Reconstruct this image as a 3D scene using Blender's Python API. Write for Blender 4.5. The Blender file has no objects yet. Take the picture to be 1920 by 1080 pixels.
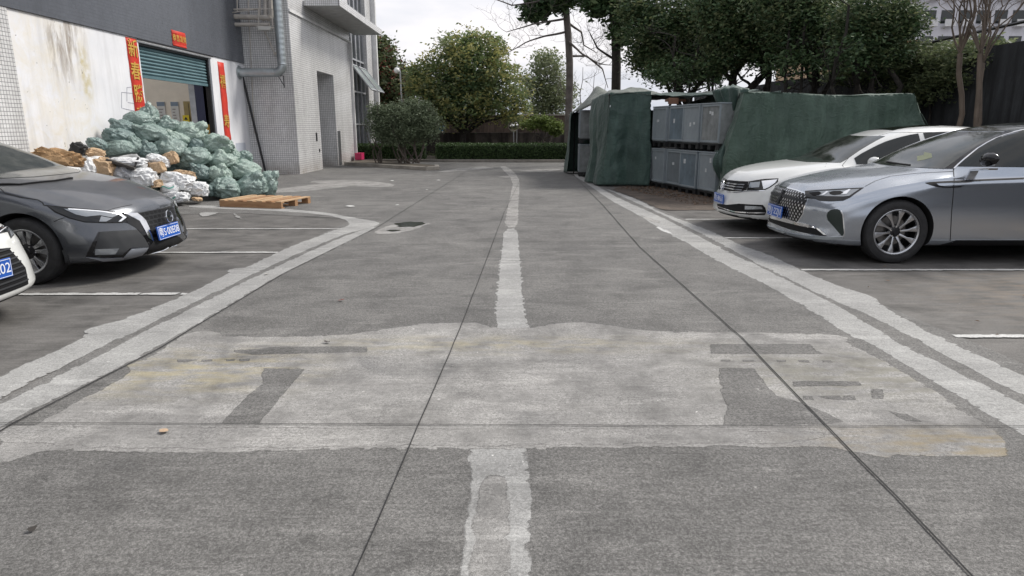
import bpy, bmesh, math, random
import numpy as np
from mathutils import Vector, Matrix, noise
from mathutils.bvhtree import BVHTree
from mathutils.geometry import delaunay_2d_cdt
R = math.radians
scene = bpy.context.scene
COL = scene.collection

# ------------------------------------------------------------ camera, world, sun, exposure
FPX, CAMH = 1250.0, 1.47
PITCH = math.atan(302 / FPX)
cd = bpy.data.cameras.new('camera'); cd.sensor_width = 36; cd.lens = 36 * FPX / 1920
cd.clip_start = .05; cd.clip_end = 3000
cam = bpy.data.objects.new('camera', cd); COL.objects.link(cam)
cam.location = (0, 0, CAMH); cam.rotation_euler = (R(90) - PITCH, 0, 0)
scene.camera = cam

SUN_EL, SUN_AZ = 46.0, 62.0      # azimuth from +Y towards +X
world = bpy.data.worlds.new('World'); scene.world = world; world.use_nodes = True
wn = world.node_tree; wn.nodes.clear()
def W(t, **k):
    n = wn.nodes.new(t)
    for a, b in k.items(): setattr(n, a, b)
    return n
wo = W('ShaderNodeOutputWorld'); bg = W('ShaderNodeBackground')
sky = W('ShaderNodeTexSky', sky_type='NISHITA', sun_disc=False)
sky.sun_elevation = R(SUN_EL); sky.sun_rotation = R(SUN_AZ); sky.air_density = 1.3; sky.dust_density = 4
tc = W('ShaderNodeTexCoord'); mp = W('ShaderNodeMapping'); mp.inputs['Scale'].default_value = (1.4, 1.4, 4.5)
mp.inputs['Location'].default_value = (3.1, 1.3, .4)
nz = W('ShaderNodeTexNoise'); nz.inputs['Scale'].default_value = 1.6; nz.inputs['Detail'].default_value = 7; nz.inputs['Roughness'].default_value = .55
cr = W('ShaderNodeValToRGB'); cr.color_ramp.elements[0].position = .36; cr.color_ramp.elements[1].position = .62
cr.color_ramp.elements[0].color = (3.6, 3.9, 4.5, 1); cr.color_ramp.elements[1].color = (6.1, 5.9, 6.0, 1)
mx = W('ShaderNodeMix', data_type='RGBA'); mx.inputs['Factor'].default_value = .93
L = wn.links.new
L(tc.outputs['Generated'], mp.inputs['Vector']); L(mp.outputs[0], nz.inputs['Vector']); L(nz.outputs['Fac'], cr.inputs[0])
L(sky.outputs[0], mx.inputs['A']); L(cr.outputs[0], mx.inputs['B']); L(mx.outputs['Result'], bg.inputs['Color'])
bg.inputs['Strength'].default_value = .095; L(bg.outputs[0], wo.inputs['Surface'])
sd = bpy.data.lights.new('sun', 'SUN'); sd.energy = 1.9; sd.angle = R(16); sd.color = (1, .96, .9)
sun = bpy.data.objects.new('sun', sd); COL.objects.link(sun)
sun.rotation_euler = (R(90 - SUN_EL), 0, R(180 - SUN_AZ))
scene.view_settings.view_transform = 'Standard'; scene.view_settings.look = 'None'
scene.view_settings.gamma = 1; scene.view_settings.exposure = 0.93
scene.render.engine = 'CYCLES'

# ------------------------------------------------------------ helpers
def ray(x, y):
    u = (x - 960) / FPX; v = (540 - y) / FPX; c, s = math.cos(PITCH), math.sin(PITCH)
    return Vector((u, c + v * s, -s + c * v))
def G(x, y, z=0.0):
    d = ray(x, y); t = (z - CAMH) / d.z; return Vector((d.x * t, d.y * t, z))
def AX(x, y, X):
    d = ray(x, y); t = X / d.x; return Vector((X, d.y * t, CAMH + d.z * t))
def AY(x, y, Y):
    d = ray(x, y); t = Y / d.y; return Vector((d.x * t, Y, CAMH + d.z * t))
def tag(o, label=None, cat=None, group=None, kind=None):
    if label: o['label'] = label
    if cat: o['category'] = cat
    if group: o['group'] = group
    if kind: o['kind'] = kind
    return o
def empty(name, loc=(0, 0, 0), rz=0, label=None, cat=None, group=None, parent=None):
    o = bpy.data.objects.new(name, None); COL.objects.link(o); o.location = loc; o.rotation_euler = (0, 0, rz)
    o.empty_display_size = .1
    if parent: o.parent = parent
    return tag(o, label, cat, group)

class MB:
    def __init__(s): s.v = []; s.f = []; s.m = []; s.cur = 0
    def add(s, vs, fs, mi=None):
        b = len(s.v); s.v += [tuple(p) for p in vs]; s.f += [tuple(b + i for i in f) for f in fs]
        s.m += [s.cur if mi is None else mi] * len(fs); return s
    def box(s, x0, x1, y0, y1, z0, z1, M=None, bev=0):
        vs = [Vector((x, y, z)) for z in (z0, z1) for y in (y0, y1) for x in (x0, x1)]
        if M: vs = [M @ v for v in vs]
        fs = [(0, 2, 3, 1), (4, 5, 7, 6), (0, 1, 5, 4), (2, 6, 7, 3), (0, 4, 6, 2), (1, 3, 7, 5)]
        return s.add(vs, fs)
    def tube(s, pts, rad, n=8, caps=True):
        pts = [Vector(p) for p in pts]
        if not hasattr(rad, '__len__'): rad = [rad] * len(pts)
        vs = []; fs = []; prev = None
        for i, p in enumerate(pts):
            t = (pts[min(i + 1, len(pts) - 1)] - pts[max(i - 1, 0)])
            if t.length < 1e-9: t = Vector((0, 0, 1))
            t.normalize()
            if prev is None:
                a = Vector((0, 0, 1)) if abs(t.z) < .9 else Vector((1, 0, 0)); u = t.cross(a).normalized()
            else:
                u = (prev - t * prev.dot(t)).normalized()
            prev = u; w = t.cross(u)
            for k in range(n):
                a = 2 * math.pi * k / n; vs.append(p + (u * math.cos(a) + w * math.sin(a)) * rad[i])
        for i in range(len(pts) - 1):
            for k in range(n):
                k2 = (k + 1) % n; fs.append((i * n + k, i * n + k2, (i + 1) * n + k2, (i + 1) * n + k))
        if caps:
            fs.append(tuple(range(n - 1, -1, -1))); fs.append(tuple(range((len(pts) - 1) * n, len(pts) * n)))
        return s.add(vs, fs)
    def prism(s, poly, d, M=None):
        # poly: list of 3D points (planar), extruded by vector d
        n = len(poly); d = Vector(d); a = [Vector(p) for p in poly]; vs = a + [p + d for p in a]
        if M: vs = [M @ v for v in vs]
        fs = [tuple(range(n - 1, -1, -1)), tuple(range(n, 2 * n))] + [(i, (i + 1) % n, n + (i + 1) % n, n + i) for i in range(n)]
        return s.add(vs, fs)
    def lathe(s, prof, n=32, M=None, close=False):
        # prof: (r, h) about z
        vs = []; fs = []
        for r, h in prof:
            for k in range(n):
                a = 2 * math.pi * k / n; vs.append(Vector((r * math.cos(a), r * math.sin(a), h)))
        if M: vs = [M @ v for v in vs]
        m = len(prof)
        for i in range(m - 1 + (1 if close else 0)):
            j = (i + 1) % m
            for k in range(n):
                k2 = (k + 1) % n; fs.append((i * n + k, i * n + k2, j * n + k2, j * n + k))
        return s.add(vs, fs)
    def build(s, name, mats, parent=None, smooth=None, bevel=0, recalc=True):
        me = bpy.data.meshes.new(name); me.from_pydata([tuple(v) for v in s.v], [], s.f)
        if not isinstance(mats, (list, tuple)): mats = [mats]
        for m in mats: me.materials.append(m)
        if len(mats) > 1: me.polygons.foreach_set('material_index', s.m)
        if recalc or bevel:
            bm = bmesh.new(); bm.from_mesh(me)
            if recalc: bmesh.ops.recalc_face_normals(bm, faces=bm.faces)
            if bevel:
                ed = [e for e in bm.edges if len(e.link_faces) == 2 and e.calc_face_angle(0) > R(40)]
                bmesh.ops.bevel(bm, geom=ed, offset=bevel, segments=2, affect='EDGES', profile=.6)
            bm.to_mesh(me); bm.free()
        if smooth is not None:
            me.shade_smooth() if smooth >= 180 else smooth_by_angle(me, smooth)
        o = bpy.data.objects.new(name, me); COL.objects.link(o)
        if parent: o.parent = parent
        return o
def smooth_by_angle(me, deg):
    me.shade_smooth()
    bm = bmesh.new(); bm.from_mesh(me)
    for e in bm.edges:
        e.smooth = not (len(e.link_faces) != 2 or e.calc_face_angle(0) > R(deg))
    bm.to_mesh(me); bm.free()

# ------------------------------------------------------------ materials
MATS = {}
class NT:
    def __init__(s, name):
        s.m = bpy.data.materials.new(name); s.m.use_nodes = True; s.t = s.m.node_tree; s.t.nodes.clear()
        s.out = s.n('ShaderNodeOutputMaterial'); s.b = s.n('ShaderNodeBsdfPrincipled'); s.l(s.b.outputs[0], s.out.inputs[0])
    def n(s, t, **k):
        n = s.t.nodes.new(t)
        for a, b in k.items(): setattr(n, a, b)
        return n
    def l(s, a, b): s.t.links.new(a, b)
    def coord(s, kind='Object', scale=(1, 1, 1), loc=(0, 0, 0)):
        if kind == 'World': o = s.n('ShaderNodeNewGeometry').outputs['Position']
        else: o = s.n('ShaderNodeTexCoord').outputs[kind]
        m = s.n('ShaderNodeMapping'); m.inputs['Scale'].default_value = scale; m.inputs['Location'].default_value = loc
        s.l(o, m.inputs[0]); return m.outputs[0]
    def noise(s, vec, scale, detail=4, rough=.5, dist=0):
        n = s.n('ShaderNodeTexNoise'); n.inputs['Scale'].default_value = scale; n.inputs['Detail'].default_value = detail
        n.inputs['Roughness'].default_value = rough; n.inputs['Distortion'].default_value = dist
        s.l(vec, n.inputs['Vector']); return n.outputs['Fac']
    def ramp(s, fac, pts):
        n = s.n('ShaderNodeValToRGB'); e = n.color_ramp.elements
        while len(e) < len(pts): e.new(.5)
        for i, (p, c) in enumerate(pts):
            e[i].position = p; e[i].color = (*c, 1) if hasattr(c, '__len__') else (c, c, c, 1)
        s.l(fac, n.inputs[0]); return n.outputs[0]
    def mix(s, fac, a, b, blend='MIX'):
        n = s.n('ShaderNodeMix', data_type='RGBA', blend_type=blend)
        for sock, v in ((n.inputs['Factor'], fac), (n.inputs['A'], a), (n.inputs['B'], b)):
            if hasattr(v, 'is_linked'): s.l(v, sock)
            elif hasattr(v, '__len__'): sock.default_value = (*v, 1)
            else: sock.default_value = v
        return n.outputs['Result']
    def math(s, op, a, b=0, c=None):
        n = s.n('ShaderNodeMath', operation=op)
        for i, v in enumerate((a, b) if c is None else (a, b, c)):
            if hasattr(v, 'is_linked'): s.l(v, n.inputs[i])
            else: n.inputs[i].default_value = v
        return n.outputs[0]
    def bump(s, h, strength=.3, dist=.01):
        n = s.n('ShaderNodeBump'); n.inputs['Strength'].default_value = strength; n.inputs['Distance'].default_value = dist
        s.l(h, n.inputs['Height']); s.l(n.outputs[0], s.b.inputs['Normal']); return n
    def set(s, **k):
        for a, v in k.items():
            i = s.b.inputs[a.replace('_', ' ')]
            if hasattr(v, 'is_linked'): s.l(v, i)
            elif hasattr(v, '__len__'): i.default_value = (*v, 1)
            else: i.default_value = v
        return s
def mat(name, col, rough=.6, metal=0, var=.15, vs=4, bump=0, bs=60, bd=.004, coat=0, kind='Object', spec=.5):
    if name in MATS: return MATS[name]
    t = NT(name); v = t.coord(kind)
    if var:
        f = t.noise(v, vs, 6, .6)
        a = tuple(c * (1 - var) for c in col); b = tuple(min(1, c * (1 + var)) for c in col)
        c_ = t.ramp(f, [(.3, a), (.7, b)]); t.set(Base_Color=c_)
        t.set(Roughness=t.ramp(f, [(.3, min(1, rough * 1.1)), (.7, rough * .9)]))
    else: t.set(Base_Color=col, Roughness=rough)
    t.set(Metallic=metal)
    t.b.inputs['Specular IOR Level'].default_value = spec
    if coat: t.b.inputs['Coat Weight'].default_value = coat; t.b.inputs['Coat Roughness'].default_value = .04
    if bump: t.bump(t.noise(v, bs, 5, .6), bump, bd)
    MATS[name] = t.m; return t.m

def concrete(name, base, warm=(1, 1, 1), stain=.35, streak=.2, spk=.25, yellow=None, wear=None):
    t = NT(name); v = t.coord('World')
    big = t.noise(v, .35, 5, .6); mid = t.noise(v, 2.2, 7, .65, .4); fine = t.noise(v, 90, 3, .7); gr = t.noise(v, 320, 2, .6)
    st = t.noise(t.coord('World', (2.5, 55, 1)), 1, 4, .6)
    def s3(k): return tuple(base * k * w for w in warm)
    c = t.ramp(mid, [(.32, s3(1 - stain)), (.5, s3(1)), (.72, s3(1 + stain * .75))])
    c = t.mix(t.ramp(big, [(.35, 0.0), (.65, .75)]), c, t.mix(1.0, c, (.66, .66, .675), 'MULTIPLY'))
    ol = t.noise(t.coord('World', (1, 1, 1), (7, 2, 0)), 1.1, 3, .5, .8); c = t.mix(t.ramp(ol, [(.64, 0.0), (.78, .6)]), c, tuple(base * .42 for _ in range(3)))
    pl = t.noise(t.coord('World', (.8, 2.6, 1), (3, 9, 0)), 1.5, 8, .7, .6); c = t.mix(t.ramp(pl, [(.52, 0.0), (.72, .45)]), c, tuple(base * 1.75 * w for w in warm))
    vp = t.noise(v, 28, 2, .5); c = t.mix(t.ramp(vp, [(.74, 0.0), (.78, .7)]), c, tuple(base * 2.3 * w for w in warm))
    c = t.mix(streak, c, t.ramp(st, [(.3, .35), (.7, 1.35)]), 'MULTIPLY')
    c = t.mix(spk, c, t.ramp(fine, [(.36, .2), (.5, 1.0), (.66, 2.1)]), 'MULTIPLY')
    c = t.mix(spk * .9, c, t.ramp(gr, [(.38, .25), (.5, 1.0), (.64, 2.2)]), 'MULTIPLY')
    if yellow:
        for (x0, x1, y0, y1, amt, colr) in yellow:
            g = t.n('ShaderNodeSeparateXYZ'); t.l(t.coord('World'), g.inputs[0])
            fx = t.n('ShaderNodeMapRange', interpolation_type='SMOOTHSTEP'); fx.inputs[1].default_value = (x1 - x0) / 2; fx.inputs[2].default_value = 0; t.l(t.math('ABSOLUTE', t.math('SUBTRACT', g.outputs[0], (x0 + x1) / 2)), fx.inputs[0])
            fy = t.n('ShaderNodeMapRange', interpolation_type='SMOOTHSTEP'); fy.inputs[1].default_value = (y1 - y0) / 2; fy.inputs[2].default_value = 0; t.l(t.math('ABSOLUTE', t.math('SUBTRACT', g.outputs[1], (y0 + y1) / 2)), fy.inputs[0])
            nn = t.ramp(t.noise(t.coord('World', (2.2, 7, 1)), 1.7, 5, .6), [(.42, 0.0), (.62, 1.0)])
            k = t.math('MULTIPLY', t.math('MULTIPLY', fx.outputs[0], fy.outputs[0]), nn)
            c = t.mix(t.math('MULTIPLY', k, amt), c, colr)
    t.set(Base_Color=c, Roughness=t.ramp(mid, [(.3, .75), (.7, .92)])); t.b.inputs['Specular IOR Level'].default_value = .3
    h = t.math('ADD', t.math('MULTIPLY', fine, .6), t.math('MULTIPLY', gr, .4)); t.bump(h, .35, .004)
    if wear:
        at = t.n('ShaderNodeAttribute', attribute_name='edge'); e_ = at.outputs['Fac']
        n1 = t.noise(v, 9, 6, .7, .4); n2 = t.noise(v, 3.1, 6, .7)
        k = t.math('ADD', e_, t.math('MULTIPLY', t.math('SUBTRACT', n1, .5), 1.5)); a = t.ramp(k, [(.12, 0.0), (.38, 1.0)])
        a2 = t.ramp(t.math('ADD', t.math('MULTIPLY', n2, .6), t.math('MULTIPLY', fine, .4)), [(wear, 1.0), (min(.99, wear + .16), .45)])
        tr = t.n('ShaderNodeBsdfTransparent'); mx_ = t.n('ShaderNodeMixShader'); t.l(t.math('MULTIPLY', a, a2), mx_.inputs[0]); t.l(tr.outputs[0], mx_.inputs[1]); t.l(t.b.outputs[0], mx_.inputs[2]); t.l(mx_.outputs[0], t.out.inputs[0])
    MATS[name] = t.m; return t.m

def tiles(name, col, grout, sz=.066, mortar=.0042, grime=.36):
    t = NT(name); g = t.n('ShaderNodeNewGeometry'); sp = t.n('ShaderNodeSeparateXYZ'); t.l(g.outputs['Position'], sp.inputs[0])
    sn = t.n('ShaderNodeSeparateXYZ'); t.l(g.outputs['Normal'], sn.inputs[0])
    f = t.math('GREATER_THAN', t.math('ABSOLUTE', sn.outputs[0]), .5)
    u = t.math('ADD', t.math('MULTIPLY', sp.outputs[1], f), t.math('MULTIPLY', sp.outputs[0], t.math('SUBTRACT', 1, f)))
    top = t.math('GREATER_THAN', t.math('ABSOLUTE', sn.outputs[2]), .5)
    w = t.math('ADD', t.math('MULTIPLY', sp.outputs[1], top), t.math('MULTIPLY', sp.outputs[2], t.math('SUBTRACT', 1, top)))
    cb = t.n('ShaderNodeCombineXYZ'); t.l(u, cb.inputs[0]); t.l(w, cb.inputs[1])
    br = t.n('ShaderNodeTexBrick', offset=0.0, squash=1.0); t.l(cb.outputs[0], br.inputs['Vector'])
    br.inputs['Scale'].default_value = 1; br.inputs['Brick Width'].default_value = sz; br.inputs['Row Height'].default_value = sz
    br.inputs['Mortar Size'].default_value = mortar; br.inputs['Mortar Smooth'].default_value = .1
    br.inputs['Color1'].default_value = (*col, 1); br.inputs['Color2'].default_value = (*[c * .88 for c in col], 1); br.inputs['Mortar'].default_value = (*grout, 1)
    n1 = t.noise(t.coord('World', (1, 1, .25)), 1.6, 7, .65)
    c = t.mix(grime, br.outputs['Color'], t.ramp(n1, [(.3, (.35, .34, .32)), (.6, (1, 1, 1))]), 'MULTIPLY')
    low = t.n('ShaderNodeMapRange'); low.inputs[1].default_value = .5; low.inputs[2].default_value = 0; t.l(sp.outputs[2], low.inputs[0])
    n2 = t.noise(t.coord('World'), 5, 5, .6)
    c = t.mix(t.math('MULTIPLY', low.outputs[0], t.math('MULTIPLY', n2, .9)), c, (.20, .155, .11))
    t.set(Base_Color=c, Roughness=t.ramp(br.outputs['Fac'], [(0, .25), (1, .85)]))
    bp = t.bump(t.math('SUBTRACT', 1, br.outputs['Fac']), .35, .003)
    MATS[name] = t.m; return t.m

WARM = (1.005, .982, .935)
M_ROAD = concrete('road_concrete', .150, WARM, .30, .26, .42)
M_BAY = concrete('bay_concrete', .138, (1.0, .96, .905), .42, .36, .24, [(2.9, 11, 4.0, 7.3, .95, (.27, .205, .14)), (2.5, 9, 8.8, 13, .5, (.15, .12, .09))])
M_PATCH = concrete('patch_mortar', .285, WARM, .26, .2, .40, [(-3.1, -.9, 3.3, 4.5, .55, (.40, .34, .17)), (.9, 3.4, 3.2, 4.5, .45, (.24, .225, .15)), (1.1, 3.3, 2.6, 3.2, .9, (.25, .205, .125)), (.7, 3.2, 3.1, 4.6, .6, (.19, .185, .165)), (-2.2, 1.9, 4.1, 4.7, .4, (.42, .37, .22))], wear=.50)
M_STRIP = concrete('strip_mortar', .32, (1, .995, .96), .2, .16, .26, wear=.58)
M_PAINT = concrete('road_paint', .50, (1, 1, .97), .22, .12, .25, wear=.56)
M_OLD = concrete('old_concrete_surface', .155, WARM, .30, .30, .45, wear=.56)
M_JOINT = mat('joint_tar', (.02, .02, .02), .9, var=.3)
M_GREY = mat('old_grey_paint', (.135, .145, .165), .75, var=.12, vs=1.5, bump=.15, bs=30)
M_TILE = tiles('white_mosaic_tile', (.74, .74, .74), (.13, .13, .135))
M_TILED = tiles('grey_mosaic_tile', (.115, .125, .145), (.075, .08, .095), .066, .004, .25)
# ------------------------------------------------------------ ground, road, strips, joints, markings
def smooth_poly(pts, it=1):
    for _ in range(it):
        q = []
        n = len(pts)
        for i in range(n):
            a, b = pts[i], pts[(i + 1) % n]
            q.append(a * .75 + b * .25); q.append(a * .25 + b * .75)
        pts = q
    return pts
def rough_edge(pts, amp=.012, step=.07, seed=0):
    out = []; n = len(pts)
    for i in range(n):
        a, b = pts[i], pts[(i + 1) % n]; k = max(1, int((b - a).length / step)); t = (b - a)
        if t.length < 1e-6: continue
        nrm = Vector((-t.y, t.x)).normalized()
        for j in range(k):
            p = a.lerp(b, j / k); d = noise.noise(Vector((p.x * 5 + seed, p.y * 5, 0))) + .5 * noise.noise(Vector((p.x * 17, p.y * 17 + seed, 3)))
            out.append(p + nrm * d * amp * 1.5)
    return out
SHZ = [0]
def sheet(name, px, m, z, amp=.012, sm=1, raw=False, thick=0, parent=None):
    if z < .05: SHZ[0] += 1; z = .0045 + .00012 * SHZ[0]
    pts = [Vector(p[:2]) for p in px] if raw else [G(*p).xy for p in px]
    if sm: pts = smooth_poly(pts, sm)
    if amp: pts = rough_edge(pts, amp)
    n = len(pts); A = np.array([(p[0], p[1]) for p in pts]); lo, hi = A.min(0), A.max(0); inner = []
    worn = m in (M_PATCH, M_STRIP, M_PAINT, M_OLD); fw = .015 if m is M_PAINT else (.05 if m is M_PATCH else .03)
    if worn:
        area = abs(sum(A[i][0] * A[(i + 1) % n][1] - A[(i + 1) % n][0] * A[i][1] for i in range(n))) / 2
        st = max(.05, math.sqrt(area / 3500)); gx_, gy_ = np.meshgrid(np.arange(lo[0], hi[0], st), np.arange(lo[1], hi[1], st)); Q = np.column_stack([gx_.ravel(), gy_.ravel()])
        ins = np.zeros(len(Q), bool)
        for i in range(n):
            a, b_ = A[i], A[(i + 1) % n]; c_ = (a[1] > Q[:, 1]) != (b_[1] > Q[:, 1]); ins ^= c_ & (Q[:, 0] < (b_[0] - a[0]) * (Q[:, 1] - a[1]) / (b_[1] - a[1] + 1e-12) + a[0])
        Q = Q[ins]; keep = [q for q in Q if ((A - q) ** 2).sum(1).min() > (st * .5) ** 2]; inner = [Vector(q) for q in keep]
    vs, es, fs, *_ = delaunay_2d_cdt([Vector(p) for p in pts] + inner, [(i, (i + 1) % n) for i in range(n)], [], 1, 1e-5)
    b = MB(); b.add([(v.x, v.y, z) for v in vs], [tuple(f) for f in fs])
    o = b.build(name, m, parent, recalc=False)
    me = o.data
    if worn:
        at = me.attributes.new('edge', 'FLOAT', 'POINT'); vals = [min(1.0, math.sqrt(((A - np.array((v.x, v.y))) ** 2).sum(1).min()) / fw) for v in vs]
        at.data.foreach_set('value', vals)
    if len(me.polygons) and me.polygons[0].normal.z < 0: me.flip_normals()
    if not parent: tag(o, kind='structure')
    return o
g = MB(); g.add([(-160, -30, 0), (160, -30, 0), (160, 200, 0), (-160, 200, 0)], [(0, 1, 2, 3)])
tag(g.build('ground', M_BAY, recalc=False), kind='structure')
# concrete carriageway and forecourt
sheet('road', [(-2.95, -4), (3.4, -4), (3.25, 4.2), (3.0, 7), (2.85, 10.8), (2.35, 15.5), (1.85, 21.5), (2.2, 28.6), (-20, 28.6), (-20, 24), (-8.2, 24), (-8.2, 11.3), (-4.6, 11.6), (-2.6, 10.9), (-2.75, 8)], M_ROAD, .004, amp=0, sm=0, raw=True)
# left edge strips
sheet('mortar_strip', [(-260, 860), (-90, 755), (25, 694), (129, 646), (162, 630), (160, 618), (188, 609), (233, 600), (350, 552), (429, 513), (423, 507), (442, 503), (462, 502), (521, 473), (562, 455), (583, 449), (617, 434), (650, 425), (654, 417), (642, 411), (604, 402), (521, 396), (417, 392), (354, 389), (354, 385), (479, 388), (604, 397), (667, 409), (717, 417), (700, 428), (658, 436), (604, 457), (492, 507), (292, 605), (98, 698), (0, 750), (-200, 880)], M_STRIP, .008, .014)
sheet('mortar_strip', [(0, 758), (125, 698), (300, 607), (504, 506), (608, 459), (658, 438), (712, 421), (704, 429), (650, 457), (529, 514), (385, 601), (235, 686), (145, 731), (90, 756), (0, 804), (-220, 935), (-330, 935)], M_STRIP, .008, .012)
# centre strip
sheet('mortar_strip', [(877, 885), (872, 780), (895, 690), (926, 640), (930, 617), (926, 593), (932, 523), (941, 458), (943, 430), (972, 428), (977, 487), (983, 552), (986, 602), (1000, 622), (985, 700), (985, 800), (992, 890), (997, 950), (1000, 1080), (1004, 1250), (845, 1250), (857, 1080), (862, 1035), (875, 950)], M_STRIP, .012, .010)
sheet('mortar_strip', [(944, 428), (948, 400), (955, 370), (962, 340), (941, 317), (936, 312), (952, 312), (975, 333), (975, 360), (973, 400), (973, 427)], M_PATCH, .008, .012)
sheet('mortar_strip', [(884, 960), (896, 890), (948, 885), (958, 930), (955, 1080), (957, 1220), (880, 1220), (876, 1100)], M_PATCH, .016, .02)
# right edge strips
sheet('mortar_strip', [(1070, 326), (1088, 328), (1125, 352), (1165, 374), (1230, 402), (1300, 437), (1380, 480), (1401, 489), (1442, 508), (1501, 539), (1572, 573), (1601, 592), (1698, 651), (1813, 707), (1920, 759), (2100, 850), (2300, 960), (2180, 960), (1920, 817), (1850, 778), (1768, 728), (1735, 710), (1679, 676), (1627, 641), (1594, 634), (1524, 586), (1442, 538), (1342, 490), (1294, 460), (1253, 440), (1190, 400), (1143, 376), (1100, 345)], M_STRIP, .008, .012)
sheet('mortar_strip', [(1100, 344), (1113, 347), (1150, 358), (1201, 376), (1238, 398), (1275, 411), (1338, 436), (1364, 449), (1412, 469), (1436, 475), (1470, 491), (1501, 506), (1568, 536), (1640, 556), (1648, 569), (1668, 581), (1701, 602), (1768, 635), (1850, 673), (1920, 706), (2150, 800), (2300, 880), (2280, 930), (1920, 746), (1879, 723), (1820, 695), (1713, 635), (1601, 580), (1560, 565), (1501, 536), (1440, 506), (1425, 499), (1380, 474), (1300, 432), (1230, 398), (1170, 371), (1130, 352)], M_STRIP, .008, .014)
sheet('mortar_strip', [(1235, 425), (1262, 438), (1258, 441), (1228, 428)], M_PAINT, .012, .01)
# large patched area across the lane
sheet('mortar_patch', [(-40, 885), (45, 862), (75, 849), (150, 848), (250, 852), (400, 855), (500, 848), (650, 846), (1000, 845), (1345, 842), (1560, 840), (1590, 849), (1650, 862), (1700, 855), (1810, 860), (1885, 862), (1897, 845), (1878, 812), (1835, 792), (1770, 745), (1710, 708), (1640, 668), (1590, 645), (1597, 635), (1560, 626), (1350, 624), (1240, 622), (1195, 620), (1135, 608), (1075, 604), (1025, 609), (985, 616), (930, 618), (900, 606), (865, 604), (780, 608), (700, 622), (640, 630), (425, 633), (420, 624), (395, 620), (350, 624), (320, 645), (280, 672), (242, 682), (232, 692), (246, 702), (165, 742), (75, 792), (0, 832), (-120, 900)], M_PATCH, .008, .012)
sheet('mortar_patch', [(-20, 800), (-20, 830), (60, 838), (300, 845), (640, 842), (1000, 838), (1345, 836), (1545, 830), (1550, 806), (640, 803), (80, 801)], M_PATCH, .012, .015)
for q in ([(415, 660), (525, 651), (690, 651), (690, 662), (525, 666), (475, 667)],
          [(492, 692), (575, 692), (530, 745), (486, 798), (412, 798), (440, 768), (462, 745), (492, 722)],
          [(1330, 646), (1518, 646), (1545, 666), (1330, 666)],
          [(1345, 691), (1415, 692), (1440, 725), (1460, 745), (1500, 755), (1585, 792), (1545, 800), (1352, 800), (1362, 770), (1348, 730)],
          [(1482, 716), (1610, 716), (1620, 726), (1486, 727)], [(1502, 744), (1600, 743), (1606, 752), (1504, 753)],
          [(1630, 730), (1655, 732), (1660, 752), (1635, 750)], [(1655, 770), (1700, 778), (1735, 796), (1700, 793)], [(1350, 676), (1600, 678), (1604, 682), (1350, 680)], [(330, 676), (470, 674), (470, 679), (328, 682)]):
    sheet('old_concrete', q, M_OLD, .016, .007, sm=0)
# small light smears of mortar further up the lane
for q in ([(695, 436), (742, 419), (811, 418), (790, 427), (760, 437), (713, 441)], [(690, 345), (640, 352), (540, 362), (470, 360), (560, 350), (640, 340)], [(560, 340), (660, 337), (745, 345), (735, 352), (650, 349)], [(925, 332), (960, 330), (955, 334)], [(965, 320), (1058, 316), (1040, 322), (1000, 323)], [(810, 325), (905, 318), (935, 315), (900, 312), (840, 318)], [(1190, 400), (1250, 420), (1220, 418)]):
    sheet('mortar_smear', q, M_PATCH, .008, .03)
M_WET = mat('wet_mud', (.022, .024, .024), .12, var=.3, vs=8)
sheet('puddle', [(740, 421), (760, 416), (797, 418), (790, 424), (771, 427), (749, 426)], M_WET, .013, .07)
sheet('puddle', [(722, 434), (735, 431), (754, 432), (748, 435), (730, 436)], M_WET, .013, .05)
M_SOIL = concrete('leaf_soil', .085, (1.15, .92, .75), .5, .1, .5)
sheet('soil_verge', [(1135, 352), (1220, 350), (1330, 372), (1420, 372), (1440, 392), (1250, 396), (1235, 392), (1200, 374)], M_SOIL, .006, .05)
# joints: cracks between slabs, 2 cm wide
def crack(pts, w=.012, z=.0122, amp=.006, name='slab_joint'):
    P = []
    for i in range(len(pts) - 1):
        a, b = pts[i], pts[i + 1]; k = max(1, int((b - a).length / .25))
        P += [a.lerp(b, j / k) for j in range(k)]
    P.append(pts[-1]); A = []; B = []
    for i, p in enumerate(P):
        t = (P[min(i + 1, len(P) - 1)] - P[max(0, i - 1)]).normalized(); n = Vector((-t.y, t.x))
        d = amp * noise.noise(Vector((p.x * 3, p.y * 3, 7))); ww = w * (.75 + .5 * abs(noise.noise(Vector((p.x * 2, p.y * 2, 2)))))
        A.append(p + n * (d + ww / 2)); B.append(p + n * (d - ww / 2))
    b = MB(); n = len(P); b.add([(p.x, p.y, z) for p in A + B], [(i, n + i, n + i + 1, i + 1) for i in range(n - 1)])
    return tag(b.build(name, M_JOINT, recalc=False), kind='structure')
gx = lambda L_: [G(*p).xy for p in L_]
crack(gx([(590, 1250), (665, 1080), (740, 905), (800, 765), (862, 620), (908, 500), (945, 400), (972, 345), (976, 335)]), .006)
crack(gx([(1950, 1230), (1815, 1080), (1680, 935), (1550, 803), (1390, 635), (1200, 465), (1130, 385), (1095, 350), (1075, 328)]), .011)
crack(gx([(-300, 1010), (-60, 850), (25, 797), (120, 748), (300, 655), (529, 516), (708, 427), (790, 375), (862, 330), (890, 312)]), .010)
crack([Vector((-14, 3.13)), Vector((-2, 3.125)), Vector((1.4, 3.09)), Vector((9, 3.10))], .006)
crack([Vector((-.5, 8.62)), Vector((3.0, 8.65))], .009); crack([Vector((-6, 14.2)), Vector((2, 14.3))], .01)
crack([Vector((-8, 21)), Vector((1.8, 21.2))], .01)
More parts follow.
